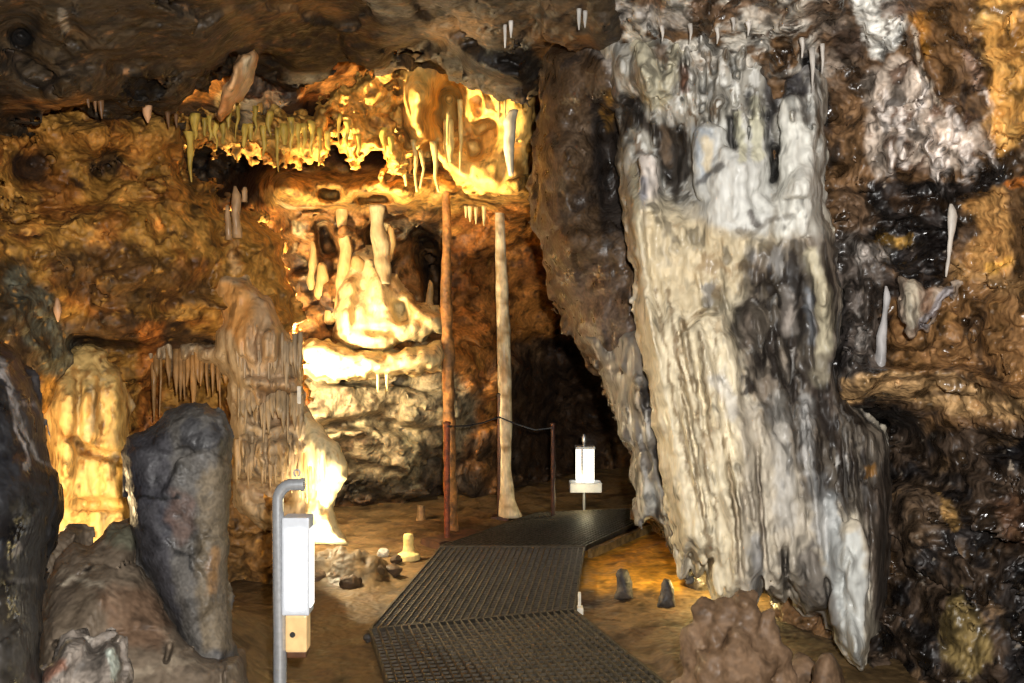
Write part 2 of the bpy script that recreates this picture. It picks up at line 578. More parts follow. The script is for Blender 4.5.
def plain_mat(name, col, rough=0.5, metal=0.0, noise=0.15, scale=30, emit=None, es=0.0, bump=0.1, spec=0.5):
    m, nt, b = nodes(name)
    N, L = nt.nodes.new, nt.links.new
    tc = N('ShaderNodeTexCoord')
    n1 = N('ShaderNodeTexNoise'); n1.inputs['Scale'].default_value = scale; n1.inputs['Detail'].default_value = 5
    L(tc.outputs['Object'], n1.inputs[0])
    rp = N('ShaderNodeValToRGB')
    lo = [max(0, c * (1 - noise * 2)) for c in col]; hi = [min(1, c * (1 + noise)) for c in col]
    rp.color_ramp.elements[0].position = 0.3; rp.color_ramp.elements[1].position = 0.7
    rp.color_ramp.elements[0].color = (*lo, 1); rp.color_ramp.elements[1].color = (*hi, 1)
    L(n1.outputs[0], rp.inputs[0]); L(rp.outputs[0], b.inputs['Base Color'])
    b.inputs['Roughness'].default_value = rough; b.inputs['Metallic'].default_value = metal
    b.inputs['Specular IOR Level'].default_value = spec
    if bump:
        bp = N('ShaderNodeBump'); bp.inputs['Strength'].default_value = bump; bp.inputs['Distance'].default_value = 0.003
        L(n1.outputs[0], bp.inputs['Height']); L(bp.outputs[0], b.inputs['Normal'])
    if emit is not None:
        b.inputs['Emission Color'].default_value = (*emit, 1); b.inputs['Emission Strength'].default_value = es
    return m


M_ROCK = rock_mat('rock', rough=0.7, spec=0.4, bump=0.55, scale=9, var=0.34, dist=0.03, fine=40, gscale=8, gmax=0.75)
M_DARK = rock_mat('dark_wet_rock', rough=0.58, spec=0.5, bump=0.5, scale=10, var=0.35, dist=0.02, fine=60, wet=0.1, gscale=9, gmax=0.75)
M_FLOW = rock_mat('calcite', rough=0.6, spec=0.35, bump=0.45, scale=12, stretch=0.45, var=0.16, dist=0.015, fine=50, wet=0.05, gscale=14, gmax=0.7)
M_MIX = rock_mat('streaked_rock', rough=0.55, spec=0.5, bump=0.6, scale=11, stretch=0.8, var=0.36, dist=0.025, fine=50, wet=0.12, gscale=11, gmax=0.8)
M_GREY = rock_mat('grey_limestone', rough=0.7, spec=0.35, bump=0.5, scale=14, var=0.3, dist=0.012, fine=80, gscale=16, gmax=0.6)
M_MUD = rock_mat('cave_mud', rough=0.7, spec=0.3, bump=0.5, scale=9, var=0.22, dist=0.015, fine=55, gscale=12, gmax=0.6)
M_FLOOR = rock_mat('muddy_floor', rough=0.7, spec=0.35, bump=0.6, scale=6, var=0.3, dist=0.03, fine=30, gscale=5, gmax=0.7)

# ====================================================================== CAMERA, WORLD, LIGHTS
cam = bpy.data.cameras.new('camera'); cam.lens = 36.0 * F / 1024; cam.sensor_width = 36.0
cam.shift_y = -(341.5 - HY) / 1024.0
cam.clip_start = 0.05; cam.clip_end = 60
co = link('camera', cam); co.location = (0, 0, EYE); co.rotation_euler = (math.pi / 2, 0, 0)
SC.camera = co
w = bpy.data.worlds.new('cave_dark'); SC.world = w; w.use_nodes = True
w.node_tree.nodes['Background'].inputs[0].default_value = (1.0, 0.9, 0.75, 1)
w.node_tree.nodes['Background'].inputs[1].default_value = 0.002
SC.view_settings.view_transform = 'Standard'; SC.view_settings.look = 'None'
SC.view_settings.gamma = 1.0; SC.view_settings.use_curve_mapping = False
SC.view_settings.exposure = 0.0
SC.cycles.use_denoising = True
SC.cycles.max_bounces = 5
SC.cycles.diffuse_bounces = 2


def lamp(name, kind, loc, power, col, size=0.03, aim=None, angle=None, blend=0.5):
    l = bpy.data.lights.new(name, kind); l.energy = power; l.color = col; l.shadow_soft_size = size
    o = link(name, l); o.location = loc
    if aim is not None:
        o.rotation_euler = (Vector(aim) - Vector(loc)).to_track_quat('-Z', 'Y').to_euler()
    if angle is not None:
        l.spot_size = math.radians(angle); l.spot_blend = blend
    return o


WARM = (1.0, 0.72, 0.36)
lamp('camera_flash', 'SPOT', (0.12, -0.08, 1.78), 900, (1.0, 0.97, 0.93), 0.03, aim=P(620, 320, 4.5), angle=124, blend=0.3)
lamp('floodlight_behind_black_slab', 'POINT', P(20, 520, 4.35), 36, WARM, 0.03)
lamp('floodlight_behind_lamp_post', 'SPOT', P(309, 580, 5.0), 150, (1.0, 0.82, 0.5), 0.03, aim=P(338, 470, 5.6), angle=58, blend=0.9)
lamp('floodlight_in_alcove', 'POINT', P(283, 385, 6.4), 300, (1.0, 0.84, 0.53), 0.04)
lamp('floodlight_up_to_roof', 'SPOT', P(282, 372, 6.4), 800, (1.0, 0.78, 0.40), 0.04, aim=P(440, 105, 6.7), angle=58, blend=0.8)
lamp('floodlight_low_in_alcove', 'POINT', P(284, 455, 6.6), 16, (1.0, 0.80, 0.48), 0.04)
lamp('floodlight_behind_curtain', 'POINT', P(716, 560, 5.5), 24, (1.0, 0.76, 0.30), 0.03)

# ====================================================================== FLOOR
def floor_z(X, Y):
    p = np.stack([X, Y, np.zeros_like(X)], -1)
    z = 0.035 * fbm(p, 0.9, 3, 1) + 0.018 * fbm(p, 0.22, 3, 2)
    bank = sm(-1.0, -1.6, X) * sm(5.6, 4.2, Y)
    z = z + 0.33 * bank
    lum = sm(0.5, 0.0, np.hypot((X + 1.05) / 1.1, (Y - 6.1) / 0.55))       # heap of mud lumps
    z = z + lum * (0.10 + 0.13 * fbm(p, 0.16, 3, 6, True))
    rb = sm(0.55, 1.3, X - 0.1 * (Y - 4)) * sm(5.6, 4.6, Y)
    z = z + 0.12 * rb
    # the bed of the walkway stays low
    path = np.array([[(-0.02), 1.0], [0.036, 4.28], [-0.2, 5.1], [0.0, 6.7], [0.75, 7.9], [2.0, 8.6]])
    dp = d_line(X, Y, path, 0.62)
    z = np.where(dp < 0.12, np.minimum(z, -0.02) * sm(0.2, 0.0, dp) + z * (1 - sm(0.2, 0.0, dp)), z)
    return z


gx = np.arange(-4.2, 4.2, 0.03); gy = np.arange(1.2, 12.5, 0.03)
GX, GY = np.meshgrid(gx, gy, indexing='ij')
GZ = floor_z(GX, GY)
V = np.stack([GX, GY, GZ], -1).reshape(-1, 3)
i, j = np.meshgrid(np.arange(len(gx) - 1), np.arange(len(gy) - 1), indexing='ij')
n = len(gy)
Q = np.stack([i * n + j, (i + 1) * n + j, (i + 1) * n + j + 1, i * n + j + 1], -1).reshape(-1, 4)
pf = Paint(lin(98, 78, 50, 1.05), 6, 22, 0.4)
pf.spk(lin(112, 88, 54, 1.0), 0.9, -0.1, 0.5, 0.8, 1)
pf.spk(lin(70, 52, 34, 0.7), 0.35, 0.1, 0.5, 0.7, 2)
pf.spk(lin(60, 50, 42, 0.7), 0.12, 0.15, 0.5, 0.6, 3, region=[(300, 545), (350, 540), (430, 560), (400, 600), (300, 600), (240, 580)])
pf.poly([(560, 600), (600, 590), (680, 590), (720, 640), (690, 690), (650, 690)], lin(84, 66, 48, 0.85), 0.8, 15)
pf.poly([(585, 555), (640, 530), (690, 560), (680, 590), (620, 590), (583, 590)], lin(190, 140, 50, 0.7), 0.8, 12)  # pool of warm lamplight painted into the mud colour
px, py = project(V)
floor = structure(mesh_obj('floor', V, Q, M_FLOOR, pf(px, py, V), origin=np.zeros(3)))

# ====================================================================== CEILING
ROCKN = [(0.16, (0.9, 0.9, 0.5), 3, False), (0.07, (0.3, 0.3, 0.18), 3, True), (0.02, 0.08, 2, False)]
pc = Paint(lin(60, 48, 33, 0.85), 6, 22, 0.45)
pc.spk(lin(98, 74, 44, 0.8), 0.5, 0.0, 0.5, 0.8, 1)
pc.spk(lin(36, 26, 18, 0.6), 0.28, 0.1, 0.4, 0.8, 2)
pc.spk(lin(120, 84, 52, 0.5), 0.10, 0.25, 0.5, 0.6, 3)
pc.poly([(10, 30), (40, 20), (42, 35), (28, 48), (12, 45)], lin(14, 10, 8), 0.9, 4)
pc.poly([(120, 85), (150, 70), (168, 85), (165, 105), (135, 105), (110, 102)], lin(16, 12, 8), 0.9, 6)
pc.line([(60, 15), (64, 25)], 6, lin(150, 140, 125, 0.6), 0.9, 4)
pc.line([(0, 118), (40, 115), (80, 112)], 5, lin(18, 13, 9), 0.8, 5)
pc.line([(8, 105), (60, 108), (85, 100)], 6, lin(140, 96, 48, 0.6), 0.6, 7)
pc.line([(225, 0), (250, 30), (262, 50)], 9, lin(120, 90, 55, 0.9), 0.6, 8)
pc.line([(265, 8), (340, 12)], 8, lin(140, 104, 62, 0.9), 0.6, 8)
pc.poly([(260, 25), (330, 18), (380, 35), (390, 60), (330, 70), (262, 62)], lin(22, 16, 10), 0.85, 12)
pc.poly([(420, 25), (470, 10), (500, 20), (490, 40), (440, 45)], lin(130, 98, 62, 0.9), 0.7, 10)
pc.poly([(500, 10), (580, 0), (600, 30), (560, 40), (500, 40)], lin(88, 66, 42, 0.9), 0.8, 10)
pc.poly([(530, 36), (590, 34), (600, 52), (540, 60)], lin(92, 60, 24, 0.9), 0.9, 6)
pc.poly([(455, 55), (530, 45), (540, 85), (500, 80), (460, 78)], lin(18, 13, 10), 0.9, 8)
pc.line([(490, 0), (520, 22), (548, 20), (580, 8)], 2.5, lin(20, 14, 10), 0.8, 3)
pc.spk(lin(24, 18, 13, 0.75), (0.10, 0.16, 0.05), 0.14, 0.4, 0.75, 33).spk(lin(122, 88, 54, 0.75), (0.07, 0.12, 0.04), 0.24, 0.46, 0.6, 34)
ceil_ctrl = [(0, 0, 3.3), (120, 0, 3.5), (250, 0, 4.0), (400, 0, 4.5), (520, 0, 4.4), (600, 0, 4.3), (0, -110, 2.5), (300, -110, 2.9),
             (600, -110, 3.2), (-110, 0, 2.9), (0, 60, 3.9), (0, 120, 4.5), (100, 60, 4.1), (100, 110, 4.9), (135, 90, 5.0), (180, 60, 4.7),
             (180, 100, 5.2), (250, 40, 5.2), (320, 40, 5.6), (320, 70, 5.9), (420, 40, 5.6), (480, 60, 5.3), (520, 80, 5.3), (560, 40, 4.9), (600, 40, 4.6),
             (22, 35, 4.2), (45, 25, 3.6), (200, 30, 4.1), (60, 100, 4.3)]
ceil_mask = [(-140, 140), (0, 130), (60, 122), (110, 125), (180, 116), (205, 95), (236, 62), (262, 58), (300, 74), (380, 72), (395, 52),
             (440, 42), (470, 70), (500, 82), (536, 84), (541, 60), (570, 56), (605, 54), (625, 40), (660, -140), (-140, -140)]
ceiling = structure(rock('ceiling', M_ROCK, pc, rect=(-140, -130, 670, 150), yr=(2.1, 7.2), depth=rbf(ceil_ctrl), mask=ceil_mask, rnd=(30, 0.5), thick=0.9,
          rough=[(0.22, (0.9, 0.9, 0.45), 4, False), (0.24, (0.55, 0.55, 0.28), 1, 'F'), (0.08, (0.17, 0.17, 0.1), 1, 'F'), (0.05, (0.08, 0.08, 0.05), 2, True), (0.02, 0.06, 2, False)], step=3.2, ystep=0.0095, mwarp=(8, 30), seed=1,
          marks=[([(-20, 110), (60, 112), (110, 104), (135, 112)], 9, 0.25, 0.3), ([(0, 60), (40, 72), (90, 60), (150, 60)], 10, 0.2, 0.3), ([(60, 20), (90, 50)], 9, 0.2, .3)]))

# ====================================================================== WALL_LEFT
pl = Paint(lin(172, 124, 54, 0.92), 6, 22, 0.36)
pl.spk(lin(120, 70, 24, 0.7), 0.30, -0.05, 0.35, 0.8, 1)
pl.spk(lin(70, 42, 18, 0.7), 0.16, 0.15, 0.4, 0.8, 2)
pl.spk(lin(205, 140, 60, 0.75), 0.22, 0.12, 0.45, 0.7, 3)
pl.poly([(-60, 130), (60, 128), (150, 132), (190, 150), (180, 172), (100, 150), (0, 150)], lin(158, 100, 36, 0.7), 0.5, 10)
pl.poly([(8, 158), (40, 148), (52, 165), (40, 185), (10, 180)], lin(30, 22, 14), 0.85, 7)  # darkness of a hollow, painted into the wall colour
pl.poly([(85, 158), (110, 148), (124, 158), (115, 176), (90, 178)], lin(34, 24, 15), 0.85, 6)  # second hollow, its shade painted in as well
pl.poly([(-60, 250), (20, 260), (60, 300), (60, 330), (110, 345), (60, 380), (-60, 360)], lin(42, 36, 28), 0.9, 14)
pl.poly([(60, 320), (130, 310), (180, 320), (220, 345), (200, 360), (120, 350), (70, 345)], lin(64, 44, 24), 0.9, 10)  # shade under the overhang, put into the rock colour
pl.poly([(40, 255), (130, 240), (215, 285), (215, 305), (130, 310), (60, 290)], lin(84, 58, 28), 0.85, 14)
pl.line([(190, 120), (192, 190)], 6, lin(26, 18, 12), 0.8, 5)
pl.poly([(186, 195), (250, 175), (270, 215), (230, 205)], lin(28, 20, 14), 0.6, 8)
pl.line([(245, 185), (232, 225), (238, 270)], 5, lin(190, 150, 100, 0.7), 0.7, 6, 0.5)
pl.line([(150, 330), (152, 400), (150, 440)], 12, lin(150, 90, 35, 0.6), 0.8, 8)
pl.line([(20, 285), (60, 360)], 18, lin(110, 112, 96, 0.9), 0.6, 12, 0.4)
pl.poly([(225, 500), (320, 505), (320, 640), (200, 640), (215, 540)], lin(112, 82, 46, 0.8), 0.9, 10)
pl.spk(lin(58, 36, 16, 0.75), (0.07, 0.12, 0.06), 0.16, 0.42, 0.75, 31).spk(lin(214, 154, 72, 0.75), (0.05, 0.1, 0.05), 0.22, 0.46, 0.6, 32)
left_ctrl = [(-120, 200, 3.9), (0, 150, 4.6), (0, 250, 4.3), (0, 320, 4.0), (-120, 330, 3.4), (100, 150, 5.2), (100, 220, 4.95), (100, 290, 4.85), (60, 330, 4.8),
             (160, 200, 5.35), (200, 170, 5.8), (200, 220, 5.5), (200, 280, 5.35), (250, 200, 6.1), (250, 240, 5.85), (280, 280, 5.9), (250, 290, 5.6), (240, 330, 5.7),
             (120, 330, 5.0), (170, 325, 5.35), (90, 365, 5.35), (90, 450, 5.3), (60, 520, 5.3), (140, 400, 5.9), (180, 380, 6.2), (180, 470, 6.2), (240, 400, 6.1),
             (285, 450, 5.78), (285, 390, 5.72), (295, 340, 5.75), (240, 520, 5.9), (100, 560, 5.7), (-100, 450, 4.6), (0, 480, 4.9), (-100, 600, 4.4), (150, 620, 5.9), (25, 165, 5.1), (105, 163, 5.6)]
left_mask = [(-145, 118), (60, 116), (130, 120), (172, 112), (180, 122), (182, 150), (180, 172), (200, 188), (226, 198), (246, 196), (264, 212), (280, 240), (292, 290), (299, 340),
             (300, 420), (302, 520), (300, 590), (200, 640), (-145, 640)]
wall_left = structure(rock('wall_left', M_ROCK, pl, rect=(-145, 100, 312, 640), yr=(3.2, 7.2), depth=rbf(left_ctrl), mask=left_mask, rnd=(24, 0.35), thick=lambda x: 0.35 + 0.5 * sm(262, 215, x),
          rough=[(0.16, (0.7, 0.7, 0.5), 4, False), (0.15, (0.34, 0.34, 0.3), 1, 'F'), (0.06, (0.12, 0.12, 0.1), 1, 'F'), (0.05, 0.07, 2, True), (0.02, 0.05, 2, False)], step=2.8, ystep=0.0075, mwarp=(6, 22), seed=2,
          marks=[([(30, 255), (110, 300), (215, 300)], 12, 0.12, 0.3), ([(150, 200), (160, 240), (155, 290)], 4, 0.10, 0.4), ([(218, 225), (225, 250)], 5, 0.15, 0.4),
                 ([(192, 120), (190, 186)], 6, 0.4, 0.3), ([(60, 340), (100, 347), (140, 350)], 7, 0.35, 0.4)]))

# ====================================================================== WALL_BACK
pb = Paint(lin(150, 98, 44, 0.6), 6, 22, 0.42)
pb.spk(lin(98, 58, 22, 0.6), 0.5, -0.05, 0.35, 0.8, 1)
pb.spk(lin(196, 140, 66, 0.7), 0.35, 0.12, 0.45, 0.7, 3)
pb.poly([(255, 172), (330, 168), (460, 175), (535, 165), (540, 200), (440, 215), (380, 212), (300, 215), (262, 205)], lin(176, 134, 66, 0.9), 0.9, 7)
pb.poly([(280, 205), (450, 208), (448, 340), (290, 350)], lin(128, 92, 50, 0.8), 0.85, 10)
pb.spk(lin(52, 38, 26, 0.8), 0.30, 0.0, 0.25, 0.85, 4, region=[(280, 205), (450, 208), (448, 350), (290, 350)])
pb.spk(lin(214, 190, 140), 0.34, 0.08, 0.35, 0.85, 5, region=[(280, 200), (450, 205), (448, 350), (290, 350)])
pb.poly([(300, 370), (450, 370), (480, 400), (450, 500), (300, 500)], lin(142, 130, 104, 0.9), 0.95, 10)
pb.spk(lin(60, 50, 38), 0.22, 0.0, 0.3, 0.8, 6, region=[(300, 375), (460, 370), (520, 440), (460, 500), (300, 500)])
pb.spk(lin(190, 178, 140), 0.13, 0.15, 0.4, 0.8, 7, region=[(300, 375), (460, 370), (460, 450), (300, 440)])
pb.poly([(300, 470), (380, 480), (480, 470), (500, 520), (300, 520)], lin(34, 28, 22), 0.9, 10)  # shade of the undercut crevice painted on
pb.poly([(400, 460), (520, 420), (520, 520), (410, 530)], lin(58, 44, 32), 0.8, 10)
pb.poly([(510, 340), (760, 320), (760, 560), (500, 530), (505, 420)], lin(52, 40, 30), 0.95, 14)  # darkness of the deep recess, laid on as colour
pb.poly([(165, 100), (262, 100), (262, 205), (165, 215)], lin(40, 30, 20), 0.95, 6)  # shadowed void beside the shelf, its darkness painted in
pb.poly([(190, 110), (330, 100), (400, 100), (390, 170), (270, 170), (190, 190)], lin(34, 24, 16), 0.9, 10)  # same void behind the lip: shade laid on as colour
pb.poly([(245, 60), (300, 60), (300, 130), (240, 130)], lin(96, 88, 78), 0.8, 10)
pb.poly([(235, 66), (250, 52), (258, 62), (246, 82), (240, 105), (222, 118), (218, 100)], lin(226, 176, 120, 0.7), 0.9, 6)
pb.line([(246, 75), (252, 130)], 8, lin(120, 110, 98, 0.7), 0.8, 5)
pb.line([(285, 60), (287, 110)], 12, lin(84, 76, 68, 0.7), 0.8, 8)
pb.poly([(415, 225), (440, 220), (444, 330), (432, 320), (420, 270)], lin(28, 20, 14), 0.7, 7)
pb.line([(470, 390), (500, 370), (530, 350)], 10, lin(130, 100, 70, 0.6), 0.5, 8, 0.5)
pb.line([(410, 405), (412, 480)], 8, lin(150, 140, 110), 0.5, 6)
pb.spk(lin(40, 26, 14, 0.75), (0.10, 0.16, 0.08), 0.16, 0.42, 0.75, 37)
back_ctrl = [(120, 100, 7.0), (120, 400, 7.8), (200, 150, 9.6), (230, 190, 9.6), (245, 160, 9.4), (180, 190, 9.6), (260, 100, 7.3), (300, 90, 7.5), (300, 140, 8.2), (380, 140, 8.2), (330, 60, 7.2), (450, 60, 7.8), (450, 130, 8.2), (540, 100, 8.2), (280, 185, 7.2), (400, 190, 7.2), (520, 185, 7.6),
             (300, 240, 7.9), (380, 240, 8.1), (440, 240, 8.5), (300, 330, 7.7), (440, 330, 8.1), (500, 260, 8.7), (500, 350, 8.7), (540, 250, 8.8), (600, 250, 9.0), (700, 250, 9.0),
             (370, 410, 7.7), (320, 420, 7.6), (440, 420, 8.2), (350, 450, 7.9), (370, 500, 8.6), (310, 500, 8.4), (470, 460, 8.7), (490, 420, 8.6), (520, 335, 9.2),
             (550, 400, 10.2), (600, 400, 10.8), (620, 460, 10.8), (560, 470, 10.2), (700, 450, 11.0), (640, 340, 9.6), (400, 560, 9.3), (560, 540, 10), (200, 560, 8.5), (250, 350, 7.7), (250, 460, 8.0),
             (240, 40, 6.6), (500, 40, 7.4)]
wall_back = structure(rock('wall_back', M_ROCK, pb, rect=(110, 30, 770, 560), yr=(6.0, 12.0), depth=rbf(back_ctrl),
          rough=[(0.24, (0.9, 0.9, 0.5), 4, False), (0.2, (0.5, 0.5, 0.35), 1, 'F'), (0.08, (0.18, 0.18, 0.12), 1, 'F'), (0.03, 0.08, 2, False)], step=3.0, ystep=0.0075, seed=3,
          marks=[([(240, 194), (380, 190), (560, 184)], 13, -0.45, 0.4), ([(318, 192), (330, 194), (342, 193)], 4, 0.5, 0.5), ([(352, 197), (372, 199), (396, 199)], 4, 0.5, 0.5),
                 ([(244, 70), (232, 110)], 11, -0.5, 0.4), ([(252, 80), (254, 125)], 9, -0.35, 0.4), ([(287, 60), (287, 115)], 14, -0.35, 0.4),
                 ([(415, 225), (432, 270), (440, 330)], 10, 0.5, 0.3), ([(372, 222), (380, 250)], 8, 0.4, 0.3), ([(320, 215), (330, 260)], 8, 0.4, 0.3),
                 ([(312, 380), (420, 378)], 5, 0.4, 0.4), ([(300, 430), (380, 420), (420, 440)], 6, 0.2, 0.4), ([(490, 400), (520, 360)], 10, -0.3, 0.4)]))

# ====================================================================== WALL_RIGHT
pr = Paint(lin(112, 84, 56), 7, 20, 0.48)
pr.spk(lin(70, 56, 44), 0.25, -0.05, 0.35, 0.8, 1)
pr.spk(lin(40, 34, 32), 0.14, 0.15, 0.4, 0.8, 2)
# dark pillar of rock
PIL = [(520, 40), (600, 40), (632, 110), (650, 260), (690, 560), (560, 560), (520, 300)]
pr.poly(PIL, lin(64, 50, 38, 0.75), 0.95, 8)
pr.spk(lin(84, 66, 48, 0.75), 0.20, 0.05, 0.4, 0.7, 4, region=PIL)
pr.spk(lin(20, 17, 16, 0.75), 0.12, 0.12, 0.35, 0.8, 5, region=PIL)
pr.poly([(590, 95), (612, 90), (622, 150), (630, 230), (605, 230), (592, 180)], lin(30, 26, 23), 0.8, 8)
pr.line([(606, 95), (609, 125)], 6, lin(130, 96, 40), 0.8, 5, 0.5)
pr.line([(585, 45), (610, 60), (625, 85)], 9, lin(120, 112, 104), 0.8, 6)
pr.poly([(580, 300), (625, 270), (640, 350), (655, 430), (640, 440), (605, 360)], lin(92, 84, 78), 0.6, 12, 0.6)
# roof of the right side
pr.poly([(560, -120), (1150, -120), (1150, -5), (900, 0), (830, 25), (760, 20), (700, 15), (620, 20)], lin(112, 88, 68), 0.9, 14)
pr.spk(lin(204, 198, 186), (0.2, 0.2, 0.1), -0.15, 0.15, 0.9, 6, region=[(575, -40), (850, -40), (850, 80), (600, 60)])
pr.spk(lin(90, 70, 54), 0.09, 0.10, 0.32, 0.85, 26, region=[(575, -40), (850, -40), (850, 80), (600, 60)])
pr.line([(590, 2), (640, 18), (680, 20)], 9, lin(178, 170, 160), 0.8, 8)
pr.line([(740, 10), (790, 22), (830, 5)], 8, lin(150, 130, 110), 0.6, 8, 0.5)
# middle: brown and white streaks
pr.poly([(800, 0), (850, 0), (890, 90), (880, 170), (850, 160), (820, 60)], lin(104, 80, 58), 0.8, 8)
pr.poly([(826, 20), (860, 30), (868, 60), (835, 58)], lin(50, 40, 36), 0.7, 8)
pr.poly([(800, 40), (818, 60), (836, 110), (830, 140), (808, 110)], lin(46, 44, 46), 0.9, 8)
pr.poly([(828, 110), (868, 90), (880, 190), (850, 200), (826, 180)], lin(128, 96, 64), 0.85, 9)
pr.poly([(818, 145), (838, 140), (842, 160), (828, 168)], lin(40, 34, 32), 0.8, 5)
pr.poly([(845, -10), (890, -5), (905, 20), (900, 45), (880, 60), (866, 40)], lin(222, 220, 212, 0.88), 0.95, 7)
pr.spk(lin(90, 80, 70), 0.06, 0.15, 0.35, 0.8, 8, region=[(845, 0), (905, 0), (905, 60), (860, 60)])
pr.line([(888, 10), (904, 10), (930, 30)], 8, lin(120, 96, 80), 0.8, 6)
pr.poly([(862, 75), (900, 55), (935, 85), (930, 110), (980, 125), (985, 150), (945, 175), (900, 160), (880, 180), (868, 160), (866, 110)], lin(196, 180, 164, 0.9), 0.85, 9)
pr.spk(lin(112, 84, 66), 0.11, 0.0, 0.3, 0.85, 9, region=[(862, 75), (900, 55), (985, 100), (985, 160), (870, 180)])
WD = []
rw = random.Random(21)
for k in range(22):
    x = rw.uniform(868, 990); y = rw.uniform(68, 110) if x < 935 else rw.uniform(92, 120)
    if rw.random() < 0.55: y += 45
    WD.append(([(x, y), (x + rw.uniform(-5, 7), y + 10), (x + rw.uniform(-4, 10), y + rw.uniform(18, 34))], rw.uniform(2.0, 4.6)))
for q, w_ in WD:
    pr.line(q, w_, lin(226, 214, 204, 0.88), 0.85, 3.5)
pr.line([(908, 20), (918, 55), (930, 85), (940, 110)], 2.6, lin(196, 180, 160), 0.85, 2.5)
pr.poly([(910, 15), (930, 12), (935, 50), (925, 60)], lin(176, 120, 40), 0.8, 6)
pr.poly([(925, 0), (1000, -10), (985, 40), (960, 60), (940, 100), (930, 60)], lin(120, 86, 50), 0.7, 10)
pr.poly([(960, 40), (975, 48), (985, 90), (970, 85)], lin(160, 130, 110), 0.8, 6)
OCH = [(975, 0), (1150, -30), (1150, 180), (1024, 140), (1000, 160), (985, 130), (990, 70)]
pr.poly(OCH, lin(206, 152, 78, 0.85), 0.92, 10)
pr.spk(lin(222, 180, 108, 0.85), 0.22, 0.0, 0.35, 0.7, 11, region=OCH)
pr.spk(lin(110, 72, 30), 0.13, 0.12, 0.35, 0.8, 12, region=OCH)
pr.line([(965, 5), (990, 12), (1030, 5)], 5, lin(60, 44, 28), 0.7, 6)
# black band
BLK = [(866, 182), (905, 180), (960, 184), (1000, 165), (1030, 140), (1040, 172), (990, 192), (962, 205), (955, 240), (945, 285), (905, 296), (900, 275), (872, 252), (862, 215)]
pr.poly(BLK, lin(36, 32, 32), 0.93, 8)
pr.spk(lin(120, 112, 108), 0.035, 0.22, 0.45, 0.7, 13, region=BLK)
pr.poly([(838, 185), (870, 195), (880, 225), (850, 235), (835, 215)], lin(104, 82, 62), 0.8, 8)
pr.poly([(880, 195), (960, 200), (985, 190), (985, 205), (900, 215)], lin(96, 68, 40), 0.6, 7, 0.5)
pr.line([(870, 240), (910, 242)], 3.5, lin(196, 150, 70), 0.85, 3)
# ochre pocket
OC2 = [(960, 205), (1005, 190), (1010, 235), (1012, 275), (965, 285), (950, 275), (975, 245), (980, 230)]
pr.poly(OC2, lin(206, 154, 90), 0.95, 7)
pr.line([(992, 266), (1002, 264)], 6, lin(226, 170, 80), 0.9, 4)
pr.poly([(1005, 150), (1150, 130), (1150, 300), (1015, 280), (1008, 220)], lin(96, 70, 42), 0.85, 8)
pr.line([(1010, 185), (1035, 180)], 6, lin(190, 110, 40), 0.8, 5)
# grey-white drapes west of the band
pr.poly([(820, 230), (870, 232), (885, 260), (880, 370), (850, 395), (835, 380), (825, 300)], lin(92, 84, 78), 0.9, 8)
pr.spk(lin(168, 160, 152), (0.06, 0.06, 0.5), 0.05, 0.3, 0.85, 14, region=[(820, 230), (880, 232), (890, 370), (830, 395)])
pr.poly([(848, 245), (880, 240), (890, 258), (860, 262)], lin(200, 190, 180), 0.8, 5)
pr.poly([(835, 300), (850, 300), (850, 370), (832, 372)], lin(38, 34, 34), 0.85, 6)
pr.poly([(880, 265), (905, 280), (900, 360), (888, 372), (886, 300)], lin(44, 38, 36), 0.85, 6)
# brown shelf and ledge
pr.poly([(893, 300), (960, 282), (1150, 290), (1150, 395), (1020, 400), (960, 372), (890, 372)], lin(140, 102, 62), 0.92, 8)
pr.spk(lin(166, 122, 72), 0.14, 0.05, 0.35, 0.8, 15, region=[(893, 300), (1150, 285), (1150, 395), (890, 372)])
pr.spk(lin(44, 34, 26), 0.10, 0.10, 0.32, 0.85, 16, region=[(893, 320), (1150, 300), (1150, 395), (890, 372)])
pr.line([(985, 310), (975, 330), (980, 360), (1000, 385)], 5, lin(34, 26, 20), 0.7, 5)
pr.line([(960, 270), (1020, 290), (1060, 285)], 10, lin(160, 124, 80), 0.7, 8)
pr.poly([(840, 380), (900, 372), (960, 376), (1010, 398), (1150, 405), (1150, 430), (960, 415), (890, 398), (845, 402)], lin(190, 152, 104), 0.95, 5)
pr.spk(lin(80, 60, 40), (0.3, 0.3, 0.04), 0.0, 0.3, 0.8, 17, region=[(840, 375), (1150, 390), (1150, 440), (840, 410)])
pr.poly([(840, 402), (880, 402), (940, 425), (930, 450), (880, 440), (845, 420)], lin(26, 22, 21), 0.93, 6)
# lower dark wall
LOW = [(850, 430), (1150, 425), (1150, 800), (760, 800), (860, 660), (895, 560)]
pr.poly(LOW, lin(70, 56, 44), 0.95, 10)
pr.spk(lin(30, 27, 27), 0.20, -0.05, 0.25, 0.9, 18, region=LOW)
pr.spk(lin(122, 96, 68), 0.17, 0.12, 0.38, 0.75, 19, region=LOW)
pr.spk(lin(130, 128, 128), 0.05, 0.28, 0.48, 0.7, 20, region=LOW)
pr.line([(930, 420), (985, 425), (1040, 420)], 8, lin(124, 92, 58), 0.6, 8, 0.5)
pr.poly([(985, 450), (1040, 440), (1040, 470), (990, 468)], lin(22, 20, 22), 0.9, 8)
pr.poly([(900, 465), (950, 470), (975, 480), (950, 485), (905, 482)], lin(26, 23, 23), 0.8, 7)
pr.poly([(902, 480), (925, 480), (945, 500), (930, 540), (905, 560), (900, 520)], lin(104, 84, 64), 0.75, 10)
pr.poly([(940, 495), (952, 500), (960, 525), (948, 530), (942, 515)], lin(164, 128, 76), 0.9, 4)
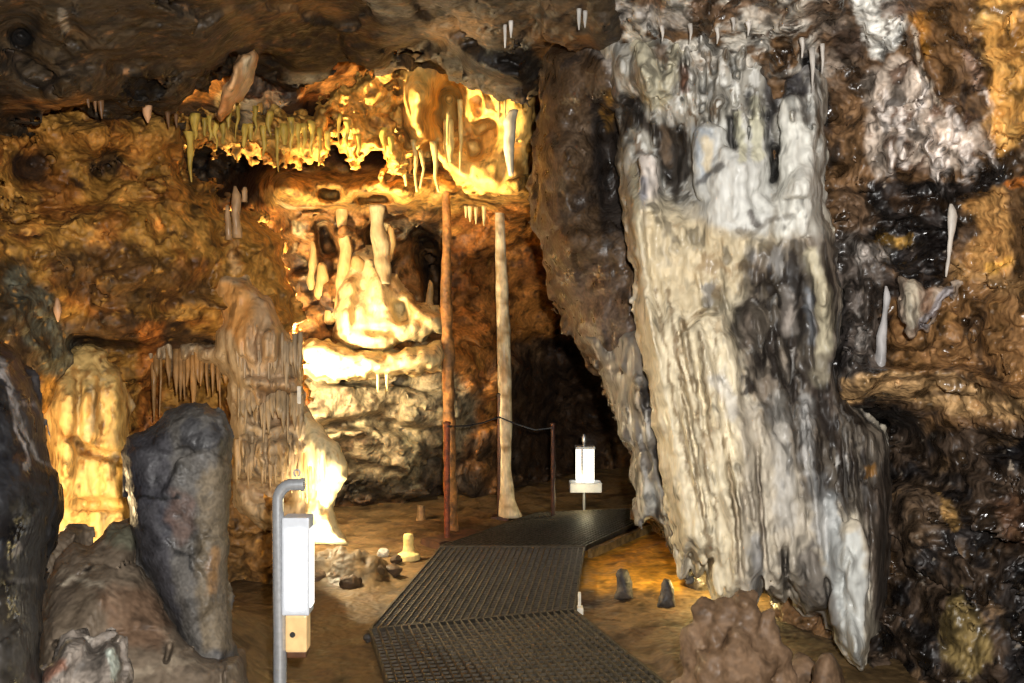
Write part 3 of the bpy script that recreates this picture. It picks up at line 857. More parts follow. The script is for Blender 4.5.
pr.poly([(940, 620), (960, 590), (985, 630), (990, 660), (965, 683), (945, 660)], lin(132, 112, 68), 0.9, 8)
pr.poly([(990, 500), (1060, 490), (1060, 540), (1010, 545)], lin(84, 56, 36), 0.7, 10)
pr.poly([(1000, 560), (1060, 550), (1060, 690), (1010, 690)], lin(26, 24, 25), 0.8, 12)
pr.spk(lin(26, 22, 21), (0.045, 0.09, 0.05), 0.24, 0.46, 0.7, 35).spk(lin(196, 180, 160), (0.035, 0.07, 0.05), 0.32, 0.5, 0.6, 36)
pr.grime([(893, 282), (1150, 280), (1150, 420), (840, 402), (840, 376)], 0.4).grime(OCH, 0.3).grime(BLK, 0.75).grime(OC2, 0.2, 8).grime([(845, -10), (890, -5), (905, 20), (900, 45), (880, 60), (866, 40)], 0.35).grime([(862, 75), (900, 55), (985, 100), (985, 160), (870, 180)], 0.42).grime([(820, 230), (880, 232), (890, 370), (830, 395)], 0.6).grime(LOW, 0.62)
right_ctrl = [(540, -80, 3.9), (560, 20, 4.8), (600, 10, 4.5), (700, 0, 4.1), (800, 0, 3.8), (900, 0, 3.8), (1024, 0, 3.5), (700, -110, 3.3), (900, -110, 3.0), (1120, -110, 2.8),
              (540, 60, 5.4), (535, 150, 5.4), (540, 250, 5.5), (580, 70, 5.1), (590, 150, 5.15), (610, 120, 5.3), (615, 200, 5.2), (620, 260, 5.0), (560, 300, 5.7), (610, 350, 5.3), (640, 440, 5.2), (650, 520, 5.3), (700, 100, 4.6),
              (700, 200, 4.7), (700, 400, 4.8), (720, 520, 5.1), (800, 300, 4.45), (780, 500, 4.8), (820, 90, 4.35), (850, 60, 4.2), (850, 100, 4.3), (850, 200, 4.35), (880, 30, 4.0), (900, 150, 4.05), (950, 140, 3.95), (1024, 120, 3.7), (1120, 100, 3.4),
              (900, 230, 4.35), (950, 240, 4.25), (985, 240, 4.15), (1024, 230, 3.8), (870, 300, 4.25), (900, 330, 4.3), (930, 290, 4.15), (1000, 300, 3.9), (960, 350, 4.15), (1020, 350, 3.8), (950, 378, 4.05), (900, 388, 4.1), (1024, 400, 3.7), (860, 390, 4.1), (880, 425, 4.7), (920, 435, 4.45),
              (950, 425, 4.1), (1024, 430, 3.8), (1120, 400, 3.4), (900, 500, 4.3), (920, 520, 4.1), (960, 500, 4.05), (1024, 500, 3.8), (900, 600, 4.2), (960, 620, 3.9), (1024, 620, 3.6), (860, 690, 4.1), (1024, 720, 3.3), (900, 790, 3.6), (1120, 600, 3.3), (800, 640, 4.6), (800, 760, 4.2)]
right_mask = [(585, 40), (600, 120), (598, 200), (590, 300), (588, 340), (600, 370), (612, 400), (627, 440), (634, 480), (640, 515), (665, 525), (720, 530), (755, 545), (770, 600), (780, 690), (780, 830),
              (1160, 830), (1160, -140), (585, -140), (585, 0)]
wall_right = structure(rock('wall_right', M_MIX, pr, rect=(518, -125, 1150, 810), yr=(2.6, 6.4), depth=rbf(right_ctrl), mask=right_mask, rnd=(26, 0.30), thick=1.0,
          rough=[(0.10, (0.6, 0.6, 0.5), 4, False), (0.10, (0.26, 0.26, 0.24), 1, 'F'), (0.05, (0.1, 0.1, 0.08), 1, 'F'), (0.03, 0.05, 2, True), (0.016, 0.04, 2, False)], step=2.5, ystep=0.007, mwarp=(5, 20), seed=4,
          marks=[([(842, 375), (960, 372), (1010, 392), (1060, 398)], 5, -0.12, 0.4), ([(845, 415), (920, 435)], 12, 0.15, 0.3), ([(905, 20), (918, 55), (930, 85), (940, 110)], 4, -0.10, 0.3),
                 
                 ([(848, 250), (880, 245)], 7, -0.08, 0.4), ([(850, 265), (848, 370)], 5, -0.06, 0.4), ([(868, 265), (870, 360)], 5, -0.06, 0.4), ([(985, 310), (975, 330), (980, 360), (1000, 385)], 6, 0.08, 0.4),
                 ([(880, -5), (885, 50)], 14, -0.08, 0.4), *[(q, w_ * 1.2, -0.06, 0.3) for q, w_ in WD], ([(940, 590), (965, 640)], 16, -0.10, 0.4), ([(905, 480), (915, 550)], 10, -0.08, 0.4), ([(970, 440), (1040, 455)], 8, 0.15, 0.4)]))

pp = Paint(lin(66, 51, 36, 0.66), 6, 22, 0.35)
pp.spk(lin(84, 68, 52, 0.62), 0.35, 0.0, 0.45, 0.7, 1).spk(lin(36, 30, 27, 0.62), 0.22, 0.1, 0.4, 0.7, 2)
pp.poly([(588, 90), (612, 90), (625, 150), (632, 230), (605, 240), (590, 180)], lin(24, 21, 20, 0.62), 0.85, 8)
pp.line([(606, 92), (610, 128)], 5, lin(140, 102, 44, 0.62), 0.8, 5, 0.6)
pp.line([(588, 42), (612, 60), (626, 84)], 8, lin(126, 118, 110, 0.7), 0.85, 6)
pp.poly([(560, 280), (600, 260), (635, 300), (640, 380), (610, 360)], lin(74, 62, 54, 0.62), 0.7, 12)
pillar = rock('rock_pillar', M_DARK, pp, rect=(515, 35, 655, 470), yr=(4.4, 6.6), depth=rbf([(535, 60, 5.35), (530, 200, 5.4), (540, 280, 5.4), (565, 90, 5.0), (570, 160, 4.95), (575, 240, 4.95), (600, 60, 4.75), (600, 130, 5.15), (610, 200, 5.1), (625, 120, 4.9), (628, 230, 4.95), (630, 300, 4.85), (600, 330, 5.0), (640, 420, 4.95), (570, 315, 5.3)]),
              mask=[(542, 54), (560, 46), (590, 44), (612, 42), (632, 60), (640, 110), (645, 250), (650, 330), (655, 430), (645, 460), (630, 440), (614, 400), (594, 356), (562, 320), (542, 288), (537, 210), (539, 130), (541, 90)], rnd=(30, 0.3), thick=0.5,
              rough=[(0.09, 0.5, 3, False), (0.07, (0.28, 0.28, 0.34), 1, 'F'), (0.03, (0.1, 0.1, 0.13), 1, 'F'), (0.012, 0.05, 2, False)], step=2.6, ystep=0.007, mwarp=(4, 18), seed=21, marks=[([(605, 100), (612, 210)], 8, 0.15, 0.4)])
tag(pillar, 'tall dark brown rock pillar with a smooth bulging face left of the white curtain', 'rock')

# ====================================================================== THE LARGE WHITE CURTAIN
CREAM, GREYW, BROWNW = lin(220, 206, 174), lin(186, 184, 178), lin(134, 112, 86)
pq = Paint(lin(198, 188, 168), 4, 16, 0.28)
pq.poly([(600, 10), (700, 5), (830, 30), (830, 240), (760, 250), (700, 200), (630, 230), (610, 120)], lin(164, 160, 150), 0.9, 14)
pq.spk(lin(112, 92, 70), (0.06, 0.06, 0.14), 0.12, 0.3, 0.8, 1, region=[(600, 20), (825, 20), (825, 150), (700, 150), (620, 190)])
pq.spk(lin(226, 224, 216), (0.04, 0.04, 0.14), 0.0, 0.2, 0.9, 2, region=[(610, 10), (825, 20), (820, 200), (640, 200)])
pq.poly([(618, 92), (640, 96), (648, 120), (690, 130), (690, 175), (676, 205), (660, 170), (655, 140), (640, 128), (622, 135)], lin(46, 38, 32), 0.95, 6)
pq.line([(664, 125), (668, 165)], 4, lin(120, 100, 80), 0.7, 5)
pq.poly([(600, 60), (618, 90), (622, 140), (612, 190), (604, 120)], lin(70, 60, 52), 0.85, 8)
pq.line([(640, 42), (650, 70), (654, 98)], 12, lin(204, 196, 168), 0.85, 8)
pq.line([(676, 45), (672, 75), (664, 95)], 6, lin(200, 192, 164), 0.8, 6)
pq.poly([(655, 40), (668, 45), (665, 65), (655, 60)], lin(120, 92, 66), 0.8, 5)
pq.line([(684, 70), (684, 88)], 4, lin(112, 70, 50), 0.7, 4)
pq.line([(690, 30), (700, 60), (730, 62)], 9, lin(128, 104, 78), 0.6, 9, 0.5)
pq.poly([(745, 30), (800, 40), (822, 60), (812, 92), (790, 96), (770, 70)], lin(96, 92, 96), 0.7, 9, 0.4)
pq.poly([(764, 68), (800, 66), (806, 92), (790, 100), (775, 118), (770, 160), (766, 150)], lin(58, 56, 60), 0.85, 7)
pq.line([(800, 96), (810, 130)], 6, lin(60, 56, 56), 0.7, 6)
# the bulge and the knob column
pq.poly([(692, 130), (740, 118), (766, 140), (775, 190), (766, 235), (740, 242), (712, 232), (694, 200)], lin(208, 207, 200), 0.95, 7)
pq.poly([(690, 128), (712, 126), (716, 170), (700, 185)], lin(160, 168, 176), 0.8, 8)
pq.line([(706, 140), (708, 168)], 5, lin(214, 190, 140), 0.6, 6)
pq.line([(738, 115), (742, 158)], 4.5, lin(212, 208, 180), 0.9, 3)
pq.line([(756, 100), (758, 155)], 6, lin(212, 208, 182), 0.9, 4)
pq.line([(730, 118), (734, 150)], 3.5, lin(52, 48, 46), 0.85, 3)
pq.line([(748, 95), (748, 102)], 4, lin(40, 38, 40), 0.8, 4)
pq.poly([(781, 100), (800, 98), (802, 120), (814, 130), (816, 170), (808, 235), (790, 250), (776, 240), (780, 180), (778, 130)], lin(222, 220, 210), 0.97, 5)
pq.line([(775, 148), (773, 180)], 4, lin(26, 24, 24), 0.9, 3)
pq.line([(700, 182), (712, 172), (722, 165)], 3.5, lin(80, 76, 72), 0.8, 4)
pq.line([(632, 168), (638, 210), (640, 250)], 5, lin(196, 186, 158), 0.9, 4)
pq.poly([(638, 152), (656, 155), (660, 185), (655, 205), (640, 200)], lin(204, 192, 182), 0.85, 7)
pq.line([(643, 180), (646, 225)], 4, lin(164, 164, 172), 0.8, 5)
# cream drapes
pq.poly([(640, 205), (664, 195), (700, 225), (760, 240), (800, 235), (820, 260), (780, 300), (740, 300), (745, 420), (770, 420), (780, 600), (700, 605), (640, 330)], CREAM, 0.75, 14)
pq.poly([(640, 210), (700, 220), (740, 235), (770, 240), (800, 300), (740, 290), (700, 320), (650, 290)], lin(200, 180, 142), 0.5, 12)
pq.spk(lin(150, 124, 88), (0.05, 0.05, 0.6), 0.12, 0.4, 0.5, 3, region=[(640, 210), (780, 240), (790, 590), (710, 600), (650, 330)])
pq.spk(lin(150, 124, 90), 0.12, 0.05, 0.35, 0.65, 4, region=[(660, 215), (770, 240), (800, 330), (700, 320)])
for pts, ww in [([(668, 290), (676, 350), (694, 460), (712, 570)], 2.0), ([(684, 320), (692, 370), (702, 440), (716, 520)], 1.8), ([(656, 290), (672, 390), (690, 480)], 1.5),
                ([(676, 340), (686, 325), (704, 312)], 2.2), ([(725, 440), (736, 520), (742, 600)], 2.2), ([(757, 430), (760, 520), (770, 590)], 2.5), ([(700, 330), (706, 400), (712, 450)], 1.3),
                ([(714, 340), (720, 400)], 1.3), ([(742, 470), (746, 520)], 1.5)]:
    pq.line(pts, ww, lin(112, 92, 64), 0.75, 2.2)
pq.line([(718, 380), (730, 400), (732, 412)], 7, lin(214, 208, 196), 0.8, 6)
pq.line([(706, 285), (708, 305)], 4, lin(216, 210, 200), 0.8, 4)
# dark patch and the grey half
pq.poly([(732, 310), (748, 300), (756, 320), (752, 350), (738, 348), (730, 330)], lin(48, 42, 38), 0.9, 6)
GR = [(752, 250), (800, 235), (840, 240), (850, 400), (890, 440), (900, 640), (872, 600), (862, 520), (830, 500), (806, 500), (790, 440), (764, 410), (745, 380), (742, 320)]
pq.poly([(740, 400), (800, 430), (830, 500), (850, 560), (840, 640), (800, 620), (740, 600)], lin(178, 168, 152), 0.8, 12)
pq.spk(lin(110, 98, 84), (0.05, 0.05, 0.4), 0.08, 0.34, 0.7, 9, region=[(740, 400), (830, 430), (850, 620), (740, 600)])
pq.poly(GR, lin(118, 106, 94), 0.85, 14)
pq.spk(lin(58, 50, 45), (0.10, 0.10, 0.30), -0.06, 0.2, 0.92, 5, region=GR)
pq.spk(lin(196, 192, 186), (0.055, 0.055, 0.45), 0.10, 0.34, 0.85, 6, region=GR)
pq.line([(752, 285), (790, 275), (815, 262)], 9, lin(62, 54, 46), 0.7, 8, 0.6)
pq.poly([(785, 275), (805, 275), (808, 330), (800, 350), (785, 340)], lin(54, 47, 42), 0.85, 6)
pq.line([(786, 290), (790, 330)], 7, lin(170, 160, 150), 0.85, 6)
pq.line([(812, 255), (822, 290), (826, 330), (820, 380)], 8, lin(198, 188, 160), 0.9, 6)
pq.line([(808, 290), (812, 340)], 4, lin(170, 176, 184), 0.7, 5)
pq.line([(746, 375), (752, 388), (748, 395)], 4, lin(40, 34, 32), 0.9, 3)
pq.line([(738, 230), (752, 238), (765, 222), (790, 215)], 3, lin(92, 82, 70), 0.6, 4)
pq.line([(752, 215), (756, 222)], 5, lin(60, 50, 44), 0.8, 4)
pq.poly([(800, 360), (836, 350), (842, 400), (826, 440), (806, 420)], lin(74, 64, 58), 0.6, 9)
pq.line([(778, 400), (782, 450), (786, 520)], 9, lin(176, 172, 164), 0.7, 8)
pq.line([(806, 400), (808, 470)], 7, lin(196, 194, 190), 0.85, 6)
pq.line([(830, 500), (836, 560), (842, 640)], 9, lin(168, 172, 172), 0.85, 7)
pq.line([(818, 480), (822, 540)], 8, lin(180, 180, 178), 0.7, 7)
pq.spk(lin(40, 36, 36), 0.05, 0.2, 0.4, 0.8, 7, region=[(800, 420), (860, 410), (880, 460), (850, 540), (810, 480)])
pq.poly([(843, 535), (860, 530), (868, 580), (862, 668), (845, 650), (830, 610)], lin(186, 188, 184), 0.9, 6)
pq.poly([(866, 500), (895, 440), (900, 620), (880, 640), (868, 600)], lin(84, 72, 62), 0.85, 8)
pq.poly([(865, 468), (874, 462), (876, 476), (866, 478)], lin(206, 150, 80), 0.9, 3)
pq.poly([(795, 560), (812, 540), (836, 600), (842, 640), (820, 625), (800, 600)], lin(92, 86, 82), 0.75, 7)
pq.line([(756, 540), (758, 590)], 6, lin(140, 140, 140), 0.7, 5)
pq.line([(782, 555), (786, 585)], 4, lin(50, 44, 40), 0.8, 4)
pq.grime([(595, -10), (830, -10), (830, 120), (770, 130), (690, 120), (690, 200), (640, 200), (600, 100)], 0.5, 14).grime([(660, 215), (770, 240), (800, 330), (700, 320)], 0.55).grime(GR, 0.82, 14).grime([(692, 130), (760, 120), (775, 190), (766, 235), (700, 230)], 0.22, 8).grime([(781, 100), (815, 130), (808, 240), (775, 240)], 0.25, 6)
pq.grime([(843, 535), (860, 530), (868, 580), (862, 668), (830, 610)], 0.3, 8).grime([(814, 255), (828, 290), (830, 370), (815, 370)], 0.3, 6).grime([(640, 320), (700, 320), (740, 400), (745, 600), (700, 600)], 0.2, 10)
cur_ctrl = [(600, 10, 4.85), (640, 10, 4.7), (700, 0, 4.55), (760, 0, 4.4), (800, 30, 4.35), (806, 70, 4.3), (630, 100, 4.65), (650, 75, 4.4), (672, 150, 4.55), (668, 190, 4.5), (690, 60, 4.4), (720, 90, 4.25), (740, 60, 4.3), (770, 90, 4.3), (790, 75, 4.3),
            (720, 150, 4.15), (735, 200, 4.0), (720, 235, 4.05), (762, 190, 4.1), (775, 160, 4.35), (795, 110, 4.15), (798, 180, 4.0), (795, 240, 4.0), (640, 200, 4.3), (660, 215, 4.2), (650, 300, 4.2), (690, 260, 4.15), (700, 300, 4.1), (720, 340, 3.98),
            (690, 400, 4.12), (720, 420, 3.95), (744, 325, 4.2), (760, 300, 4.1), (770, 380, 4.1), (800, 320, 4.15), (822, 300, 4.02), (838, 360, 4.15), (800, 400, 4.08), (700, 500, 4.05), (735, 500, 3.93), (770, 480, 3.98), (715, 590, 4.05), (740, 600, 3.95), (780, 590, 4.0),
            (810, 470, 4.0), (850, 450, 4.1), (880, 470, 4.2), (890, 560, 4.2), (820, 560, 4.0), (850, 560, 3.85), (860, 650, 3.75), (835, 630, 3.85), (880, 620, 4.1), (815, 610, 4.05)]
cur_mask = [(590, 12), (640, -8), (700, -15), (770, -12), (806, 30), (830, 80), (826, 140), (822, 200), (836, 250), (844, 300), (842, 370), (850, 405), (884, 430), (896, 480), (894, 560), (884, 625),
            (870, 640), (862, 672), (850, 660), (838, 640), (822, 612), (806, 614), (797, 600), (790, 585), (783, 600), (772, 598), (764, 580), (754, 603), (741, 596), (730, 608), (716, 600), (711, 580), (706, 560), (698, 574), (690, 552), (683, 572),
            (676, 540), (664, 480), (654, 420), (642, 350), (633, 300), (640, 275), (629, 240), (622, 190), (616, 120), (598, 60)]
ribs = []
for pts, ww, dd in [([(645, 290), (660, 380), (684, 500), (696, 565)], 8, -0.06), ([(664, 285), (676, 380), (698, 500), (704, 560)], 7, -0.05), ([(676, 300), (684, 350), (700, 470), (722, 590)], 8, -0.05),
                    ([(690, 325), (704, 430), (726, 520), (735, 598)], 9, -0.05), ([(704, 318), (716, 420), (740, 540), (742, 590)], 8, -0.05), ([(722, 330), (736, 430), (752, 540), (756, 595)], 9, -0.06),
                    ([(742, 400), (756, 480), (776, 590)], 9, -0.05), ([(764, 400), (778, 500), (794, 590)], 8, -0.06), ([(782, 380), (792, 480), (806, 600)], 8, -0.05), ([(806, 390), (812, 480), (818, 600)], 9, -0.05),
                    ([(822, 260), (824, 380)], 9, -0.07), ([(788, 280), (792, 350)], 9, -0.06), ([(770, 300), (774, 400)], 7, -0.04), ([(832, 420), (838, 520), (846, 640)], 9, -0.06), ([(854, 540), (860, 660)], 9, -0.10),
                    ([(872, 440), (880, 540), (876, 620)], 8, -0.05), ([(632, 165), (638, 250), (644, 285)], 7, -0.14), ([(648, 150), (652, 215)], 10, -0.12), ([(738, 105), (742, 160)], 6, -0.08), ([(756, 95), (758, 160)], 8, -0.10),
                    ([(706, 130), (706, 185)], 11, -0.06), ([(790, 105), (792, 130)], 12, -0.12), ([(796, 140), (798, 200)], 15, -0.10), ([(642, 40), (652, 95)], 10, -0.10), ([(676, 45), (666, 95)], 7, -0.09), ([(720, 40), (724, 110)], 7, -0.06),
                    ([(700, 20), (706, 60)], 7, -0.06), ([(760, 15), (764, 60)], 6, -0.06), ([(808, 60), (812, 130)], 7, -0.05),
                    ([(676, 345), (684, 328), (704, 312), (724, 312)], 3, 0.05), ([(726, 440), (737, 520), (744, 600)], 2.2, 0.07), ([(757, 430), (761, 520), (768, 590)], 2.2, 0.07), ([(668, 300), (678, 360), (696, 460), (712, 570)], 2, 0.05),
                    ([(774, 140), (775, 160), (772, 185)], 3, 0.12), ([(730, 108), (733, 160)], 3, 0.12), ([(742, 300), (744, 350)], 8, 0.05), ([(785, 540), (788, 605)], 2.5, 0.12), ([(826, 570), (832, 625)], 2.5, 0.10),
                    ([(850, 550), (840, 606)], 2, 0.05), ([(866, 490), (868, 625)], 2.5, 0.06), ([(620, 92), (645, 112)], 6, 0.12), ([(700, 46), (704, 124)], 3.5, 0.10), ([(782, 56), (776, 118)], 6, 0.12), ([(684, 60), (682, 110)], 3, 0.10), ([(716, 20), (714, 80)], 3, 0.10), ([(752, 10), (750, 70)], 3, 0.10)]:
    ribs.append((pts, ww, dd, 0.35))
r2 = random.Random(4)
for q in range(90):                                  # finer flutes all over the drapes
    x = 640 + (q * 37) % 240 + r2.uniform(-4, 4); y0 = r2.uniform(250, 400) if x < 800 else r2.uniform(360, 440)
    ln = r2.uniform(60, 140); lean = (0.22 if x < 720 else 0.1)
    ribs.append(([(x, y0), (x + ln * lean * 0.5, y0 + ln * 0.5), (x + ln * lean, y0 + ln)], r2.uniform(1.6, 4.2), r2.uniform(-0.035, 0.025), 0.3))
for q in range(110):                                 # nodules of the frothy upper part
    x = r2.uniform(608, 822); y = r2.uniform(0, 125)
    ribs.append(([(x, y), (x + r2.uniform(-5, 5), y + r2.uniform(10, 34))], r2.uniform(1.8, 5), r2.uniform(-0.10, 0.08), 0.3))
pc_ = lambda x0, y0, x1, y1, Y0, Y1, r0, r1, k=0.03: (P(x0, y0, Y0), P(x1, y1, Y1), r0, r1, k)
bosses = [pc_(648, 162, 650, 215, 4.27, 4.25, 0.040, 0.055), pc_(634, 175, 640, 255, 4.33, 4.25, 0.014, 0.020, 0.015), pc_(642, 48, 652, 90, 4.42, 4.34, 0.045, 0.03), pc_(676, 48, 664, 92, 4.42, 4.36, 0.03, 0.018),
          pc_(712, 140, 712, 185, 4.20, 4.16, 0.07, 0.08), pc_(735, 175, 728, 225, 4.10, 4.12, 0.11, 0.10), pc_(755, 165, 752, 205, 4.15, 4.12, 0.075, 0.08), pc_(742, 100, 742, 162, 4.15, 4.12, 0.016, 0.022, 0.012), pc_(757, 92, 758, 160, 4.16, 4.12, 0.022, 0.030, 0.015),
          pc_(790, 106, 791, 122, 4.10, 4.10, 0.046, 0.050, 0.012), pc_(796, 140, 797, 180, 4.10, 4.08, 0.072, 0.078, 0.015), pc_(794, 200, 790, 235, 4.09, 4.08, 0.075, 0.060, 0.02), pc_(812, 138, 812, 150, 4.2, 4.2, 0.03, 0.03, 0.015),
          pc_(822, 262, 826, 350, 4.10, 4.10, 0.035, 0.04), pc_(790, 285, 792, 335, 4.18, 4.17, 0.035, 0.04), pc_(854, 535, 861, 650, 3.88, 3.82, 0.055, 0.012, 0.02),
          pc_(690, 440, 703, 560, 4.13, 4.10, 0.055, 0.018, 0.02), pc_(712, 430, 722, 588, 4.05, 4.03, 0.07, 0.03, 0.02), pc_(735, 440, 742, 592, 4.03, 4.00, 0.065, 0.03, 0.02), pc_(757, 440, 768, 588, 4.05, 4.02, 0.06, 0.02, 0.02), pc_(778, 450, 788, 580, 4.06, 4.04, 0.05, 0.02, 0.02), pc_(800, 470, 808, 598, 4.06, 4.03, 0.055, 0.018, 0.02), pc_(826, 470, 838, 620, 4.02, 3.92, 0.055, 0.02, 0.02), pc_(672, 420, 688, 545, 4.2, 4.16, 0.05, 0.016, 0.02)]
curtain = rock('flowstone_curtain', M_FLOW, pq, rect=(585, -25, 905, 682), yr=(3.4, 5.4), depth=rbf(cur_ctrl), mask=cur_mask, rnd=(20, 0.28), thick=0.45,
               rough=[(0.035, (0.25, 0.25, 0.5), 3, False), (0.03, (0.07, 0.07, 0.2), 2, False), (0.022, (0.035, 0.035, 0.06), 2, False)], marks=ribs, prims=bosses, step=2.0, ystep=0.006, mwarp=(3, 14), seed=5)
tag(curtain, 'huge white and cream flowstone curtain hanging down the cave wall beside the walkway', 'flowstone')

# grey drapery behind its edge
pg = Paint(lin(112, 106, 98), 4, 14)
pg.spk(lin(48, 44, 42), (0.08, 0.08, 0.3), -0.05, 0.3, 0.9, 1)
pg.spk(lin(190, 186, 178), (0.06, 0.06, 0.4), 0.12, 0.34, 0.8, 2)
pg.poly([(640, 480), (660, 485), (655, 522), (642, 515)], lin(188, 186, 178), 0.8, 6)
gd = rock('flowstone_drapery', M_FLOW, pg, rect=(575, 300, 705, 600), yr=(4.2, 5.9), depth=rbf([(600, 340, 5.05), (640, 350, 4.75), (640, 440, 4.8), (650, 510, 4.85), (670, 530, 4.7), (690, 570, 4.6), (612, 400, 5.1), (628, 400, 4.85)]),
          mask=[(584, 335), (612, 325), (646, 330), (660, 420), (676, 500), (690, 580), (682, 578), (676, 555), (668, 545), (660, 525), (652, 516), (642, 522), (636, 500), (633, 450), (622, 440), (610, 395)], rnd=(12, 0.15), thick=0.35,
          rough=[(0.04, (0.25, 0.25, 0.4), 3, False), (0.05, (0.12, 0.12, 0.2), 1, 'F'), (0.012, 0.04, 2, False)], step=2.4, ystep=0.007, mwarp=(3, 14), seed=6,
          marks=[([(630, 360), (640, 420), (648, 510)], 6, -0.08, 0.3), ([(645, 440), (662, 500), (684, 570)], 5, -0.08, 0.3), ([(636, 400), (650, 480)], 4, 0.08, 0.3)])
tag(gd, 'grey flowstone drapery hanging behind the dark edge of the big white curtain', 'flowstone')

# ====================================================================== RIGHT WALL DRIPSTONE
right_depth, ceil_depth = rbf(right_ctrl), rbf(ceil_ctrl)
on_wall = lambda f, x, y: float(f(np.array([float(x)]), np.array([float(y)]))[0])
WHT = lin(214, 206, 196)


def px_spike(name, pts, wid, mat, col, Y, parent=None, **kw):
    """pts in photograph pixels at distance Y (or one Y per point); wid = widths in pixels."""
    if not hasattr(Y, '__len__'): Y = [Y] * len(pts)
    p3 = [P(a, b, y) for (a, b), y in zip(pts, Y)]
    return spike(name, p3, [max(w_, 0.5) * 0.5 * y / F for w_, y in zip(wid, Y)], mat, col, parent, **kw)


tag(px_spike('stalactite', [(951, 204), (952, 214), (951, 235), (948, 262), (946, 277)], [3, 9, 6, 4.5, 1.2], M_FLOW, lin(206, 196, 184), 4.08, lump=.3), 'slender white stalactite with a knobbed head in front of the black wall band', 'stalactite')
tag(px_spike('stalactite', [(886, 286), (887, 296), (883, 330), (878, 372), (877, 374)], [2, 6, 8, 12, 3], M_FLOW, lin(176, 172, 170), 4.12, lump=.45), 'white spear-shaped dripstone blade pressed on the black wall, widening downward', 'stalactite')
dv = rock('drapery', M_FLOW, Paint(lin(176, 156, 136), 3, 9, 0.5).line([(912, 285), (912, 320)], 7, lin(212, 200, 176), 0.9, 5).line([(948, 290), (922, 326)], 5, lin(170, 164, 166), 0.9, 3).line([(930, 286), (925, 310)], 4, lin(150, 110, 80), 0.7, 4),
          rect=(895, 270, 970, 345), yr=(3.8, 4.35), depth=rbf([(905, 285, 4.05), (955, 285, 4.0), (912, 330, 4.0), (925, 320, 4.02)]),
          mask=[(902, 280), (930, 285), (958, 284), (954, 294), (938, 312), (926, 328), (920, 328), (917, 322), (914, 336), (911, 336), (909, 322), (904, 318)], rnd=(8, 0.05), thick=0.10,
          rough=[(0.04, (0.08, 0.08, 0.2), 2, False), (0.02, 0.04, 2, False)], step=1.6, ystep=0.005, mwarp=(5, 10), seed=7, marks=[([(908, 285), (912, 334)], 5, -0.04, 0.3), ([(950, 290), (924, 326)], 4, -0.06, 0.3), ([(934, 290), (918, 318)], 4, 0.03, 0.3)])
tag(dv, 'small triangular white and pink drapery on the brown shelf of the wall', 'drapery')
for q, (x, y0, y1, w_, Y_) in enumerate([(802, 38, 58, 3.5, 0), (812, 48, 92, 4, 0), (822, 44, 74, 3, 0), (690, 24, 42, 3, 0), (748, 22, 36, 3.5, 0), (717, 28, 44, 3, 0), (662, 26, 42, 3, 0), (733, 18, 30, 3, 0)]):
    ordn = ['first', 'second', 'third', 'fourth', 'fifth', 'sixth', 'seventh', 'eighth']
    rank = sorted([802, 812, 822, 690, 748, 717, 662, 733]).index(x)
    tag(px_spike('stalactite', [(x, y0), (x + 1, (y0 + y1) / 2), (x, y1)], [w_ * 1.7, w_, 1.0], M_FLOW, lin(200, 192, 182), on_wall(right_depth, x, y0) - 0.10, seed=q, lump=.3), f'{ordn[rank]} from the left of the white stalactites along the roof over the curtain', 'stalactite', 'white stalactites over the curtain')
for q, (x, y0, y1, w_, lab) in enumerate([(505, 28, 48, 4, 'left'), (511, 24, 38, 5, 'right')]):
    tag(px_spike('stalactite', [(x, y0 - 3), (x, (y0 + y1) / 2), (x, y1)], [w_, w_ * .7, 1], M_FLOW, WHT, 4.5, seed=q + 20), f'tiny white stalactite on the brown roof, {lab} one of the pair before the dark hollow', 'stalactite', 'tiny roof stalactites')
for q, (x, y0, y1, w_, lab) in enumerate([(579, 12, 30, 5, 'left'), (585, 14, 28, 5, 'right')]):
    tag(px_spike('stalactite', [(x, y0 - 3), (x, (y0 + y1) / 2), (x, y1)], [w_, w_ * .7, 1], M_FLOW, lin(196, 192, 184), 4.35, seed=q + 24), f'short grey white stalactite above the dark rock pillar, {lab} one of the two', 'stalactite', 'tiny roof stalactites')

